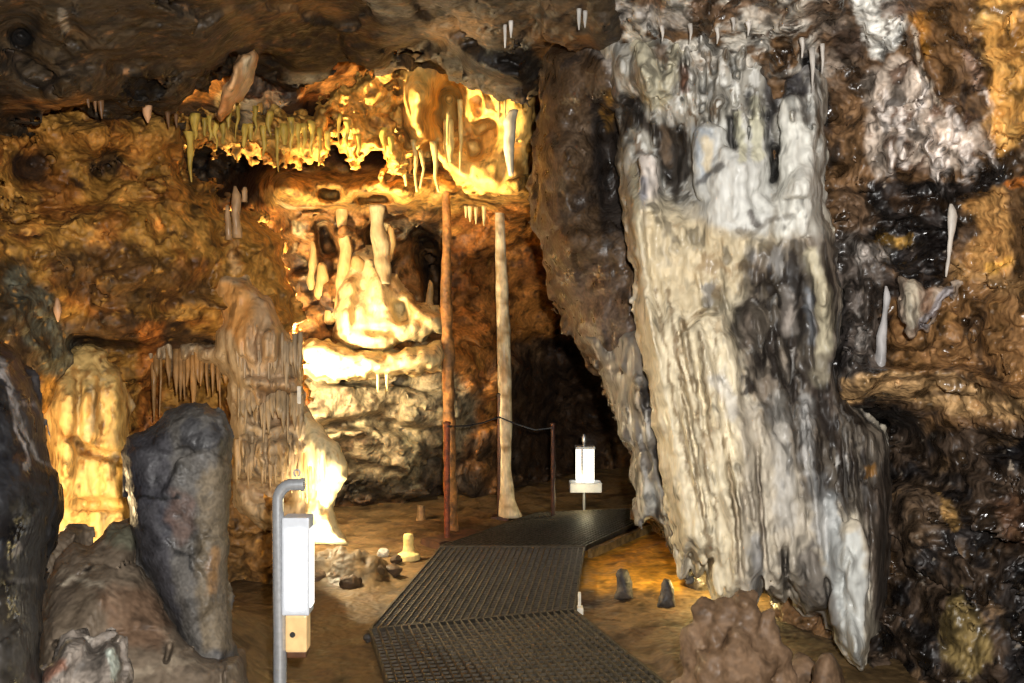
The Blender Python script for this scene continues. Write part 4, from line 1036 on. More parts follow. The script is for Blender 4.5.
# ====================================================================== MUD AND STONES BY THE PATH
MUDC = lin(130, 103, 78, 1.4)
pm = Paint(MUDC).spk(lin(104, 80, 58, 1.4), 0.2, 0.0, 0.35, 0.7, 1).spk(lin(154, 126, 98, 1.4), 0.12, 0.15, 0.4, 0.6, 2)
col_ = lambda x, y0, y1, Y, r: (P(x, y0, Y - 0.13), P(x + 3, y1, Y - 0.18), r, r * 1.1, 0.02)
lump = lambda x, y, Y, r: (P(x, y, Y), P(x + 1, y + 3, Y), r, r * 0.95, 0.02)
mud = rock('mud_stalagmite', M_MUD, pm, rect=(670, 575, 815, 850), yr=(3.2, 4.5), depth=rbf([(700, 600, 3.85), (730, 600, 3.75), (770, 600, 3.8), (740, 700, 3.7), (690, 700, 3.9), (800, 700, 3.8), (740, 800, 3.65)]),
           mask=[(700, 660), (712, 640), (724, 648), (734, 636), (750, 634), (762, 648), (770, 660), (782, 672), (800, 655), (812, 680), (815, 845), (676, 845), (684, 680), (692, 640)],
           inflate=(46, 0.17), rough=[(0.03, 0.12, 2, False), (0.022, 0.05, 2, False)], step=2.4, ystep=0.007, mwarp=(3, 14), seed=8,
           prims=[col_(706, 612, 700, 3.76, 0.052), col_(726, 608, 690, 3.72, 0.050), col_(748, 603, 690, 3.70, 0.056), col_(766, 620, 720, 3.70, 0.050), col_(736, 650, 780, 3.62, 0.058), col_(714, 660, 780, 3.66, 0.055), col_(694, 640, 760, 3.76, 0.05), col_(780, 660, 780, 3.66, 0.055), col_(758, 668, 800, 3.60, 0.06), col_(684, 690, 800, 3.76, 0.05),
                  lump(738, 640, 3.52, 0.045), lump(716, 640, 3.56, 0.04), lump(762, 650, 3.52, 0.045), lump(748, 622, 3.54, 0.04), lump(803, 672, 3.72, 0.06)])
tag(mud, 'lumpy brown mud covered stalagmite cluster standing under the tips of the white curtain', 'stalagmite')
m2 = rock('mud_stalagmite', M_MUD, pm, rect=(800, 640, 850, 860), yr=(3.1, 3.9), depth=rbf([(826, 660, 3.5), (826, 800, 3.5)]), mask=[(812, 668), (820, 654), (832, 652), (842, 668), (846, 720), (850, 850), (802, 850), (808, 720)],
          inflate=(18, 0.09), rough=[(0.03, 0.12, 2, False)], step=2.4, ystep=0.007, mwarp=(2, 12), seed=9)
tag(m2, 'small rounded brown mud stalagmite below the pointed grey tip of the curtain', 'stalagmite')
for q, (pts, Y_, lab) in enumerate([([(617, 585), (616, 574), (620, 568), (627, 569), (632, 590), (622, 592)], 5.55, 'small dark grey stalagmite stump on yellow lit mud beside the walkway'),
                                    ([(660, 594), (661, 585), (664, 578), (670, 579), (674, 598), (664, 600)], 5.2, 'small blue grey stalagmite stump on brown mud near the curtain base')]):
    yb = max(p_[1] for p_ in pts)
    o = rock('stalagmite', M_GREY, Paint(lin(78, 72, 66)).spk(lin(50, 48, 50), 0.1, 0, 0.3, .8), rect=(pts[0][0] - 12, 555, pts[0][0] + 28, 640), yr=(Y_ - 0.3, Y_ + 0.3), depth=rbf([(pts[0][0], 560, Y_), (pts[0][0] + 8, 620, Y_ - 0.03)]), mask=pts[:3] + [pts[3], (pts[4][0], pts[4][1] - 8), (pts[4][0] + 2, yb + 8), (pts[0][0] - 3, yb + 8)],
             inflate=(9, 0.06), rough=[(0.012, 0.06, 2, False)], step=1.4, ystep=0.003, mwarp=(1, 8), seed=q)
    tag(o, lab, 'stalagmite')

# ====================================================================== LEFT FOREGROUND ROCKS
pk = Paint(lin(42, 42, 46, 2.6), 5, 16)
pk.spk(lin(18, 18, 21, 2.6), 0.25, -0.1, 0.3, 0.8, 1).spk(lin(84, 86, 88, 2.6), 0.06, 0.22, 0.45, 0.6, 2)
pk.line([(-5, 352), (10, 385), (20, 420), (36, 455), (52, 468)], 1.8, lin(190, 182, 176, 1.4), 0.95, 3)
pk.line([(0, 372), (14, 402), (14, 425), (30, 460)], 1.2, lin(176, 168, 164, 1.4), 0.9, 2.5)
pk.line([(20, 405), (38, 405), (46, 420), (50, 450)], 1.4, lin(176, 168, 164, 1.4), 0.9, 2.5)
pk.poly([(-10, 340), (50, 380), (58, 470), (30, 450), (5, 380)], lin(74, 66, 64, 2.4), 0.6, 8)
pk.line([(28, 464), (27, 466)], 4, lin(190, 180, 170, 2.4), 0.9, 2)
pk.line([(19, 548), (18, 550)], 4, lin(160, 150, 140, 2.4), 0.9, 2)
pk.line([(12, 580), (34, 582)], 4, lin(120, 116, 112, 2.4), 0.7, 4)
pk.poly([(-100, 600), (30, 590), (50, 700), (-100, 760)], lin(72, 66, 58, 2.4), 0.8, 14)
slab = rock('black_rock', M_DARK, pk, rect=(-150, 310, 75, 800), yr=(2.1, 3.6), depth=rbf([(0, 350, 2.75), (0, 500, 2.5), (50, 450, 2.75), (40, 560, 2.6), (0, 700, 2.45), (-100, 500, 2.4), (-100, 330, 2.6)]),
            mask=[(-145, 318), (-20, 330), (0, 343), (18, 356), (30, 376), (39, 400), (45, 430), (50, 470), (54, 510), (45, 545), (38, 580), (40, 640), (48, 790), (-145, 790)], rnd=(45, 0.28), thick=0.5,
            rough=[(0.06, 0.45, 3, False), (0.022, 0.2, 1, 'F'), (0.008, 0.05, 2, False)], step=2.6, ystep=0.008, mwarp=(3, 20), seed=10)
tag(slab, 'near black rock slab with pale wavy veins at the photo edge', 'rock')

ps = Paint(lin(86, 82, 77, 1.15), 4, 16)
ps.spk(lin(42, 42, 45, 0.95), 0.2, 0.0, 0.3, 0.8, 1).spk(lin(96, 92, 88, 0.95), 0.08, 0.2, 0.45, 0.5, 2)
ps.poly([(120, 440), (170, 430), (175, 500), (170, 560), (185, 640), (140, 560), (125, 500)], lin(44, 43, 48, 0.95), 0.85, 9)
ps.poly([(172, 490), (196, 500), (196, 530), (178, 545), (165, 520)], lin(84, 66, 58, 0.95), 0.75, 8)
ps.poly([(198, 480), (232, 440), (232, 650), (205, 650), (196, 600)], lin(98, 86, 68, 0.95), 0.85, 9)
ps.line([(213, 550), (212, 590)], 5, lin(128, 94, 56, 0.95), 0.7, 6)
ps.line([(136, 498), (152, 496), (160, 500), (178, 497)], 1.6, lin(10, 9, 9, 0.95), 0.95, 1.6)
ps.line([(174, 552), (188, 556), (192, 570)], 1.6, lin(16, 14, 14, 0.95), 0.9, 2)
stub = rock('broken_stalagmite', M_GREY, ps, rect=(105, 385, 255, 700), yr=(2.9, 4.2), depth=rbf([(180, 420, 3.55), (180, 550, 3.5), (190, 660, 3.42)]),
            mask=[(122, 452), (126, 436), (146, 430), (166, 412), (186, 404), (206, 403), (222, 414), (229, 432), (232, 470), (229, 520), (228, 580), (233, 640), (240, 690), (180, 690), (176, 640), (158, 600), (142, 565), (130, 520)],
            inflate=(26, 0.17), rough=[(0.035, 0.3, 3, False), (0.04, 0.22, 1, 'F'), (0.008, 0.03, 2, False)], step=2.2, ystep=0.0065, mwarp=(2, 16), seed=11)
tag(stub, 'large broken dark grey stalagmite stump with a flat rounded top and cracks', 'stalagmite')

pd = Paint(lin(108, 94, 78, 1.3), 5, 16)
pd.spk(lin(80, 68, 56, 1.3), 0.22, 0.0, 0.35, 0.7, 1).spk(lin(146, 132, 112, 1.3), 0.09, 0.15, 0.4, 0.6, 2)
pd.poly([(98, 590), (150, 585), (172, 620), (160, 650), (110, 640)], lin(120, 92, 70, 1.3), 0.7, 12)
pd.poly([(108, 526), (138, 522), (140, 548), (110, 548)], lin(96, 98, 80, 1.3), 0.7, 7)
pd.line([(60, 585), (75, 580), (100, 583)], 2.5, lin(168, 156, 136, 1.3), 0.7, 4)
pd.line([(84, 570), (90, 568)], 2.5, lin(18, 14, 12, 1.3), 0.9, 2)
mound = rock('mud_mound', M_MUD, pd, rect=(20, 500, 260, 820), yr=(2.4, 3.9), depth=rbf([(60, 560, 3.35), (120, 530, 3.45), (100, 600, 3.15), (150, 620, 3.2), (100, 680, 2.95), (200, 670, 3.1), (60, 700, 2.85), (230, 700, 3.2), (150, 800, 2.7)]),
             mask=[(38, 590), (46, 556), (62, 540), (76, 530), (86, 542), (100, 536), (108, 522), (128, 522), (140, 530), (146, 565), (165, 600), (182, 630), (205, 650), (240, 655), (258, 700), (262, 820), (24, 820), (34, 650)], rnd=(26, 0.25), thick=0.7,
             rough=[(0.05, 0.3, 3, False), (0.06, 0.18, 1, 'F'), (0.012, 0.04, 2, False)], step=2.4, ystep=0.0075, mwarp=(3, 14), seed=12, marks=[([(52, 640), (68, 655)], 4, 0.1, 0.3), ([(170, 640), (165, 665)], 3, 0.08, 0.3)])
tag(mound, 'brown mud covered boulder leaning between the black slab and the broken stump', 'boulder')
pw = Paint(lin(124, 114, 104, 1.15), 4, 12).spk(lin(70, 64, 58, 1.15), 0.09, -0.05, 0.3, 0.8, 1).spk(lin(196, 186, 172, 1.15), 0.06, 0.15, 0.4, 0.8, 2).line([(113, 650), (116, 678)], 4, lin(164, 172, 160, 1.15), .8, 4).line([(44, 676), (60, 665)], 6, lin(130, 84, 62, 1.15), .7, 6)
pale = rock('pale_rock', M_GREY, pw, rect=(20, 620, 140, 800), yr=(2.2, 3.1), depth=rbf([(60, 660, 2.7), (110, 660, 2.72), (80, 760, 2.5)]), mask=[(40, 672), (56, 656), (66, 640), (84, 638), (92, 650), (108, 640), (120, 644), (123, 668), (120, 690), (130, 795), (28, 795)], rnd=(16, 0.15), thick=0.35,
            rough=[(0.04, 0.14, 2, False), (0.045, 0.12, 1, 'F'), (0.008, 0.03, 2, False)], step=2.2, ystep=0.008, mwarp=(2, 10), seed=13)
tag(pale, 'pale grey rock with white crust at the bottom edge before the brown boulder', 'rock')

# ====================================================================== LEFT FLOWSTONE
pa = Paint(lin(216, 180, 112), 4, 14, 0.36).spk(lin(132, 88, 40), (0.05, 0.1, 0.09), 0.12, 0.36, 0.75, 8).spk(lin(170, 116, 50), (0.1, 0.1, 0.4), 0.05, 0.4, 0.7, 1).spk(lin(226, 204, 160), (0.08, 0.08, 0.4), 0.1, 0.4, 0.7, 2)
pa.line([(60, 430), (85, 450), (110, 462), (128, 455)], 3, lin(120, 80, 36), 0.7, 4).line([(110, 355), (120, 400), (122, 470)], 4, lin(196, 160, 90), 0.6, 5)
apron = rock('flowstone_apron', M_FLOW, pa, rect=(25, 325, 150, 600), yr=(4.3, 5.8), depth=rbf([(60, 360, 5.1), (95, 350, 5.15), (75, 400, 4.95), (115, 420, 5.1), (60, 440, 4.95), (100, 480, 5.0), (60, 520, 4.95), (110, 540, 4.95), (40, 580, 4.8)]),
             mask=[(46, 372), (58, 354), (72, 346), (92, 344), (106, 350), (122, 372), (130, 400), (128, 430), (134, 460), (128, 500), (136, 540), (140, 595), (30, 595), (40, 520), (48, 460), (42, 410)], rnd=(14, 0.16), thick=0.4,
             rough=[(0.05, (0.16, 0.16, 0.35), 3, False), (0.04, (0.06, 0.06, 0.16), 2, False), (0.02, 0.05, 2, True)], step=2.4, ystep=0.007, mwarp=(3, 14), seed=14,
             marks=[([(68, 360), (66, 430), (62, 500)], 9, -0.08, 0.3), ([(88, 355), (92, 440)], 9, -0.07, 0.3), ([(110, 365), (112, 450)], 8, -0.07, 0.3), ([(78, 370), (78, 430)], 3, 0.06, 0.3), ([(62, 432), (88, 452), (126, 458)], 5, 0.07, 0.3), ([(70, 505), (128, 505)], 6, 0.08, 0.3)])
tag(apron, 'bright yellow lit flowstone apron glowing behind the black rock slab', 'flowstone')

pf2 = Paint(lin(182, 158, 124, 0.9), 4, 14, 0.34).spk(lin(124, 98, 70, 0.85), (0.06, 0.06, 0.3), 0.05, 0.35, 0.8, 1)
pf2.poly([(205, 275), (240, 285), (265, 305), (268, 335), (240, 350), (225, 320)], lin(198, 140, 72, 0.8), 0.8, 10)
pf2.poly([(262, 290), (300, 340), (304, 430), (260, 420), (240, 345)], lin(176, 146, 112, 0.8), 0.8, 12)
pf2.poly([(256, 385), (290, 388), (300, 402), (262, 400)], lin(112, 84, 56, 0.8), 0.8, 6)
FL = []
rf = random.Random(3)
for k in range(60):
    x = rf.uniform(236, 303); y = rf.choice([325, 380, 432]) + rf.uniform(-6, 10)
    FL.append(([(x, y), (x + rf.uniform(-2, 2), y + rf.uniform(22, 46))], rf.uniform(1.8, 3.6), rf.choice([-0.06, -0.04, 0.06]), 0.3))
for k in range(16):
    x = rf.uniform(145, 228); y = rf.uniform(340, 352)
    FL.append(([(x, y), (x, y + rf.uniform(18, 30))], rf.uniform(2, 4), rf.choice([-0.06, 0.06]), 0.3))
drape = rock('fringed_flowstone', M_FLOW, pf2, rect=(120, 262, 318, 545), yr=(4.8, 6.5), depth=rbf([(215, 280, 5.55), (245, 300, 5.45), (240, 340, 5.35), (270, 350, 5.35), (295, 350, 5.55), (265, 400, 5.4), (295, 400, 5.55), (270, 430, 5.5), (265, 460, 5.4), (300, 450, 5.45), (270, 500, 5.65), (270, 530, 5.6), (180, 340, 5.75), (140, 340, 5.6), (200, 400, 5.8)]),
             mask=[(205, 278), (228, 272), (248, 282), (268, 300), (290, 338), (303, 356), (304, 405), (312, 428), (318, 470), (312, 520), (280, 535), (250, 520), (236, 500), (232, 440), (228, 380), (214, 372), (180, 376), (150, 368), (140, 350), (170, 338), (215, 345), (222, 320)], rnd=(12, 0.16), thick=0.3,
             rough=[(0.05, (0.2, 0.2, 0.4), 3, False), (0.03, (0.05, 0.05, 0.25), 2, False), (0.012, 0.05, 2, False)], step=2.2, ystep=0.006, mwarp=(3, 14), seed=15,
             marks=[([(235, 380), (270, 385), (302, 385)], 6, -0.10, 0.3), ([(240, 412), (270, 418), (300, 412)], 8, 0.14, 0.3), ([(235, 450), (300, 446)], 7, -0.08, 0.3), ([(236, 490), (300, 490)], 10, 0.12, 0.3), ([(252, 300), (262, 345)], 6, -0.05, 0.3), ([(150, 372), (225, 372)], 10, 0.2, 0.3)] + FL)
tag(drape, 'tiered tan flowstone with hanging fringes behind the broken grey stump', 'flowstone')
r3 = random.Random(9)
org = np.array(drape.location)


def fringe(x0, x1, y0, len0, len1, Y, n, col):
    for q in range(n):
        x = x0 + (x1 - x0) * (q + r3.uniform(0.15, 0.85)) / n
        l_ = r3.uniform(len0, len1); wv = r3.choice([2.6, 3.6, 4.6, 6.0])
        yt = y0 + r3.uniform(-8, 4)
        p3 = [P(x, yt - 16, Y + 0.06), P(x, yt + l_ * 0.3, Y), P(x + r3.uniform(-1.5, 1.5), yt + l_, Y)]
        spike('fringe_stalactite', [p_ - org for p_ in p3], [wv * 0.6 * Y / F, wv * 0.5 * Y / F, 0.6 * Y / F], M_FLOW, col, drape, seed=q + x0, n=7)


fringe(236, 303, 356, 6, 34, 5.36, 20, lin(176, 152, 120, 0.9))
fringe(238, 302, 408, 6, 36, 5.40, 20, lin(170, 146, 112, 0.9))
fringe(236, 302, 458, 8, 40, 5.42, 18, lin(182, 154, 116, 0.9))
fringe(150, 228, 368, 10, 60, 5.72, 17, lin(160, 120, 72, 0.85))
fringe(296, 318, 464, 26, 50, 5.44, 5, lin(200, 164, 110, 0.85))

pz = Paint(lin(226, 206, 160), 3, 10).spk(lin(196, 150, 84), (0.08, 0.08, 0.3), 0.1, 0.4, 0.7, 1)
bright = rock('stalagmite', M_FLOW, pz, rect=(288, 405, 362, 548), yr=(5.0, 6.2), depth=rbf([(310, 420, 5.65), (325, 450, 5.5), (330, 490, 5.55), (325, 540, 5.45)]),
              mask=[(298, 412), (310, 412), (322, 428), (338, 444), (347, 462), (347, 478), (338, 492), (333, 508), (338, 526), (350, 545), (292, 545), (304, 520), (308, 480), (300, 440)], inflate=(22, 0.17),
              rough=[(0.025, (0.12, 0.12, 0.3), 2, False), (0.012, (0.04, 0.04, 0.1), 2, False)], step=2.0, ystep=0.005, mwarp=(2, 12), seed=16, marks=[([(322, 440), (322, 520)], 3, 0.05, 0.3), ([(312, 440), (314, 510)], 3, 0.05, 0.3)])
tag(bright, 'bulging stalagmite glowing brightest in warm light behind the silver lamp post', 'stalagmite')

# ====================================================================== ALCOVE
pe = Paint(lin(226, 204, 150), 4, 12).spk(lin(160, 118, 62), 0.2, 0.08, 0.4, 0.8, 1).spk(lin(92, 66, 36), 0.13, 0.22, 0.42, 0.8, 2)
ledge = rock('flowstone_ledge', M_FLOW, pe, rect=(290, 325, 455, 392), yr=(6.5, 8.2), depth=rbf([(300, 360, 7.1), (350, 350, 7.2), (350, 372, 6.95), (430, 360, 7.1), (445, 350, 7.3)]),
             mask=[(298, 350), (306, 338), (326, 340), (350, 348), (380, 352), (410, 350), (442, 340), (448, 356), (440, 368), (420, 372), (385, 375), (345, 381), (315, 378), (300, 370)], rnd=(14, 0.25), thick=0.7,
             rough=[(0.06, (0.3, 0.3, 0.2), 3, False), (0.05, (0.12, 0.12, 0.14), 2, False), (0.015, 0.05, 2, False)], step=2.0, ystep=0.006, mwarp=(3, 10), seed=17)
tag(ledge, 'bright cream flowstone ledge jutting from the back wall of the lit alcove', 'ledge')
casc = rock('flowstone_cascade', M_FLOW, pe, rect=(325, 235, 455, 362), yr=(6.6, 8.4), depth=rbf([(365, 250, 7.8), (355, 300, 7.55), (350, 330, 7.4), (390, 290, 7.6), (400, 330, 7.35), (438, 325, 7.5), (370, 350, 7.3)]),
            mask=[(350, 250), (362, 244), (374, 250), (386, 270), (400, 284), (420, 302), (442, 316), (444, 330), (425, 338), (405, 342), (385, 352), (352, 350), (336, 338), (334, 300), (340, 276)], rnd=(14, 0.22), thick=0.6,
            rough=[(0.06, (0.25, 0.25, 0.3), 3, False), (0.05, (0.10, 0.10, 0.2), 2, False), (0.015, 0.05, 2, False)], step=2.0, ystep=0.006, mwarp=(3, 10), seed=18,
            marks=[([(398, 298), (404, 326)], 7, 0.22, 0.3), ([(375, 260), (380, 310)], 6, -0.10, 0.3), ([(350, 270), (345, 330)], 6, -0.10, 0.3), ([(360, 330), (400, 332)], 4, 0.08, .3), ([(405, 295), (436, 322)], 6, -0.1, .3)])
tag(casc, 'cream flowstone cascade spreading over the lit alcove wall above the ledge', 'flowstone')
tag(px_spike('limestone_column', [(341, 206), (342, 225), (346, 250), (344, 280), (338, 318)], [12, 10, 12, 14, 12], M_FLOW, lin(214, 180, 120), [7.7, 7.7, 7.75, 7.75, 7.65], n=12, lump=0.35), 'knobbly cream column left of the cascade under the lit shelf', 'column')
tag(px_spike('limestone_column', [(376, 206), (377, 225), (381, 255), (386, 284)], [20, 15, 16, 12], M_FLOW, lin(190, 172, 132), [7.7, 7.72, 7.72, 7.6], n=12, lump=0.35, seed=3), 'grey cream fluted column joining the lit shelf to the cascade', 'column')
for q, (x, y0, y1, w_) in enumerate([(356, 255, 330, 16), (322, 262, 300, 12), (331, 290, 325, 10), (430, 280, 308, 8), (390, 225, 262, 9), (312, 240, 290, 8)]):
    lab = ['pale rounded boss beside the cascade in the alcove, the largest', 'pale knobby boss at the far left of the alcove bosses', 'pale knobby boss between the cream column and the alcove ledge', 'short pale stalagmite in the dark cleft beside the thin brown column', 'pale boss hanging behind the grey cream fluted column', 'slim pale boss on the shaded alcove wall'][q]
    tag(px_spike('flowstone_boss', [(x, y0), (x + 1, y0 * .92 + y1 * .08), (x + 1, y0 * .6 + y1 * .4), (x - 1, y0 * .1 + y1 * .9), (x - 1, y1)], [w_ * .25, w_ * .75, w_, w_ * 1.1, w_ * .5], M_FLOW, lin(190, 156, 100), 7.75 if q != 3 else 7.9, n=12, lump=0.4, seed=q * 2.3), lab, 'flowstone')
for q, (x, y0, y1, w_) in enumerate([(378, 374, 392, 4), (387, 374, 391, 4), (470, 206, 222, 5), (476, 207, 224, 4), (484, 206, 226, 5), (466, 206, 218, 4)]):
    lab = ['thin white stalactite under the alcove ledge, left one of the two', 'thin white stalactite under the alcove ledge, right one of the two', 'second of four pale stalactites under the shelf between the two thin columns', 'third of four pale stalactites under the shelf between the two thin columns', 'last of four pale stalactites under the shelf between the two thin columns', 'first of four pale stalactites under the shelf between the two thin columns'][q]
    tag(px_spike('stalactite', [(x, y0), (x, (y0 + y1) / 2), (x, y1)], [w_, w_ * .8, 1.2], M_FLOW, lin(220, 196, 140), 7.0 if q < 2 else 7.25, seed=q + 2), lab, 'stalactite', 'small stalactites in the alcove')

# ====================================================================== ROOF FLOWSTONE
pt_ = Paint(lin(228, 180, 98, 0.9), 4, 14).spk(lin(150, 98, 40, 0.9), 0.3, 0.0, 0.4, 0.7, 1).spk(lin(230, 200, 130, 0.9), 0.16, 0.1, 0.4, 0.6, 2)
pt_.poly([(400, 45), (450, 50), (500, 75), (460, 80), (415, 65)], lin(180, 130, 90, 0.9), 0.6, 10)
mass = rock('hanging_flowstone', M_FLOW, pt_, rect=(372, 36, 548, 205), yr=(6.2, 8.4), depth=rbf([(392, 60, 7.15), (390, 100, 7.2), (398, 140, 7.1), (426, 60, 6.75), (428, 95, 6.68), (424, 130, 6.78), (400, 155, 7.0), (445, 95, 7.5), (445, 125, 7.5), (440, 60, 6.9), (475, 75, 6.9), (470, 110, 7.15), (485, 140, 7.25), (500, 85, 6.95), (525, 100, 7.0), (525, 140, 7.1), (510, 160, 7.05), (490, 180, 7.0), (520, 190, 7.1), (440, 165, 7.0), (415, 165, 7.0), (460, 185, 7.05)]),
            mask=[(388, 64), (402, 48), (436, 44), (462, 62), (486, 74), (510, 72), (534, 84), (537, 130), (532, 170), (524, 198), (508, 200), (480, 188), (452, 178), (440, 160), (430, 150), (418, 158), (408, 176), (402, 165), (396, 140), (384, 120), (380, 85)], rnd=(16, 0.3), thick=0.9,
            rough=[(0.10, (0.35, 0.35, 0.35), 3, False), (0.06, (0.2, 0.2, 0.26), 1, 'F'), (0.035, (0.09, 0.09, 0.16), 2, False), (0.015, 0.05, 2, False)], step=2.0, ystep=0.006, mwarp=(4, 14), seed=19,
            marks=[([(446, 86), (450, 108), (440, 130)], 12, 0.35, 0.3), ([(480, 120), (488, 132)], 10, 0.25, 0.3), ([(468, 150), (482, 150)], 9, 0.22, 0.3), ([(476, 85), (478, 120)], 5, 0.15, 0.3), ([(420, 150), (432, 152)], 8, 0.3, .3), ([(405, 60), (412, 130)], 10, -0.12, .3)])
tag(mass, 'large golden flowstone mass hanging from the cave roof over the two thin columns', 'flowstone')
pu = Paint(lin(206, 152, 70, 0.85), 4, 12).spk(lin(116, 74, 30, 0.85), 0.16, 0.0, 0.35, 0.8, 1).spk(lin(224, 180, 96, 0.85), 0.12, 0.12, 0.4, 0.7, 2)
lip = rock('rock_lip', M_ROCK, pu, rect=(180, 60, 412, 182), yr=(5.7, 7.6), depth=rbf([(190, 125, 6.2), (240, 130, 6.4), (290, 140, 6.5), (330, 145, 6.6), (375, 110, 6.8), (395, 150, 6.7), (370, 60, 6.6), (330, 90, 6.6)]),
           mask=[(184, 116), (204, 124), (225, 119), (240, 130), (258, 122), (276, 114), (300, 118), (314, 126), (322, 110), (334, 96), (362, 84), (380, 64), (392, 60), (398, 90), (392, 112), (404, 135), (402, 172), (388, 166), (380, 146), (362, 150), (352, 158), (346, 136), (344, 110), (336, 102), (327, 114), (331, 134), (326, 156), (306, 160), (290, 152), (276, 160), (262, 150), (250, 150), (234, 144), (222, 148), (206, 138), (192, 146)],
           rnd=(9, 0.14), thick=0.35, rough=[(0.08, 0.14, 3, False), (0.10, (0.12, 0.12, 0.15), 1, 'F'), (0.06, 0.06, 2, False)], step=1.9, ystep=0.006, mwarp=(7, 9), seed=20)
tag(lip, 'knobbly golden rock lip under the dark roof, ragged with small stalactites', 'rock')
ORD = ['first', 'second', 'third', 'fourth', 'fifth', 'sixth', 'seventh', 'eighth', 'ninth', 'tenth', 'eleventh', 'twelfth', 'thirteenth', 'fourteenth', 'fifteenth', 'sixteenth', 'seventeenth', 'eighteenth', 'nineteenth', 'twentieth']
ORD += ['twenty-' + o_ for o_ in ORD[:9]] + ['thirtieth'] + ['thirty-' + o_ for o_ in ORD[:9]] + ['fortieth'] + ['forty-' + o_ for o_ in ORD[:9]]
GLD = lin(236, 172, 76, 0.72)
golds = [(190, 136, 188, 9), (196, 118, 150, 9), (204, 122, 150, 5), (210, 120, 146, 5), (216, 125, 152, 5), (223, 128, 158, 6), (230, 110, 138, 5), (237, 100, 150, 4), (245, 128, 158, 6), (251, 128, 154, 5), (256, 110, 138, 5), (263, 130, 166, 7),
         (270, 116, 150, 6), (277, 132, 178, 5), (284, 128, 168, 7), (291, 122, 162, 6), (298, 128, 166, 5), (304, 128, 164, 6), (311, 125, 162, 6), (319, 132, 168, 5), (328, 136, 164, 6), (340, 118, 148, 4), (347, 124, 154, 6), (358, 138, 166, 5), (384, 132, 158, 6), (391, 140, 164, 6)]
for q, (x, y0, y1, w_) in enumerate(golds):
    yy = np.interp(x, [190, 240, 290, 330, 375, 395], [6.12, 6.32, 6.42, 6.52, 6.65, 6.62])
    tag(px_spike('stalactite', [(x, y0 - 4), (x + r3.uniform(-2, 2), y0 + (y1 - y0) * .35), (x + r3.uniform(-2, 2), y0 + (y1 - y0) * .55), (x + r3.uniform(-2, 2), y1 - r3.uniform(2, 14))], [w_ * 1.1, w_ * .8, w_ * .55, 0.9], M_FLOW, GLD * r3.uniform(.75, 1.05), yy, seed=q * 1.7, lump=0.5), f'{ORD[q]} from the left of the golden stalactites fringing the lip under the dark roof', 'stalactite', 'golden stalactites under the rock lip')
mids = [([(402, 150), (404, 168), (406, 186)], [7, 5, 2], 6.85), ([(413, 140), (416, 160), (415, 175), (417, 192)], [6, 4, 3, 2], 6.85), ([(420, 150), (424, 168), (420, 188)], [5, 3, 1.5], 6.85), ([(433, 142), (436, 165), (435, 178), (439, 192)], [7, 5, 3, 2], 6.85),
        ([(448, 120), (449, 145), (449, 163)], [10, 12, 5], 6.9), ([(448, 112), (447, 145)], [3, 2.5], 6.75), ([(460, 100), (461, 140), (460, 172)], [6, 4, 2], 6.95), ([(499, 84), (499, 120)], [3, 3], 6.85), ([(514, 110), (509, 122), (509, 150), (511, 176)], [9, 13, 10, 5], 6.85), ([(505, 92), (505, 118)], [3, 2], 6.85)]
for q, (pts, wd, yy) in enumerate(mids):
    rk = sorted(range(len(mids)), key=lambda k_: mids[k_][0][0][0]).index(q)
    lb = 'thick white stalactite, brightest of those on the golden hanging mass' if q == 8 else f'{ORD[rk]} from the left of the stalactites on the golden hanging mass'
    tag(px_spike('stalactite', pts, wd, M_FLOW, lin(232, 196, 122, 0.9) if q != 8 else lin(240, 226, 196), yy, seed=q * 2.1, lump=0.2), lb, 'stalactite', 'stalactites on the hanging mass')

for q, (pts, wd, lb) in enumerate([([(235, 186), (236, 194), (236, 212), (238, 238)], [3, 9, 8, 9], 'pale knobby stalagmite standing on the ochre wall edge before the black void'), ([(245, 187), (245, 192), (244, 202)], [3, 7, 6], 'short pale knob beside the pale knobby stalagmite at the black void'), ([(227, 205), (228, 215), (229, 240)], [3, 6, 7], 'low pale knob clinging to the ochre wall left of the pale knobby stalagmite')]):
    tag(px_spike('stalagmite', pts, wd, M_FLOW, lin(190, 150, 106, 0.9), 5.62, seed=q + 40, lump=.4), lb, 'stalagmite')
# ====================================================================== THIN COLUMNS
tag(px_spike('limestone_column', [(446, 188), (447, 230), (446, 290), (448, 350), (449, 420), (450, 480), (453, 532)], [7, 9, 11, 12, 12, 13, 13], M_ROCK, lin(150, 106, 58, 0.9), 7.42, n=14, lump=0.22, rings=90, col2=lin(84, 62, 40, 0.8)), 'tall thin brown ringed column standing behind the walkway, left of two', 'column')
c2 = px_spike('limestone_column', [(499, 190), (500, 225), (502, 290), (504, 350), (505, 410), (505, 470), (507, 500), (510, 516)], [6, 10, 13, 14, 13, 13, 16, 24], M_FLOW, lin(226, 208, 170, 0.85), 7.95, n=14, lump=0.14, rings=90, col2=lin(160, 132, 92, 0.9))
tag(c2, 'tall thin pale column with a flared foot, right of the two standing columns', 'column')

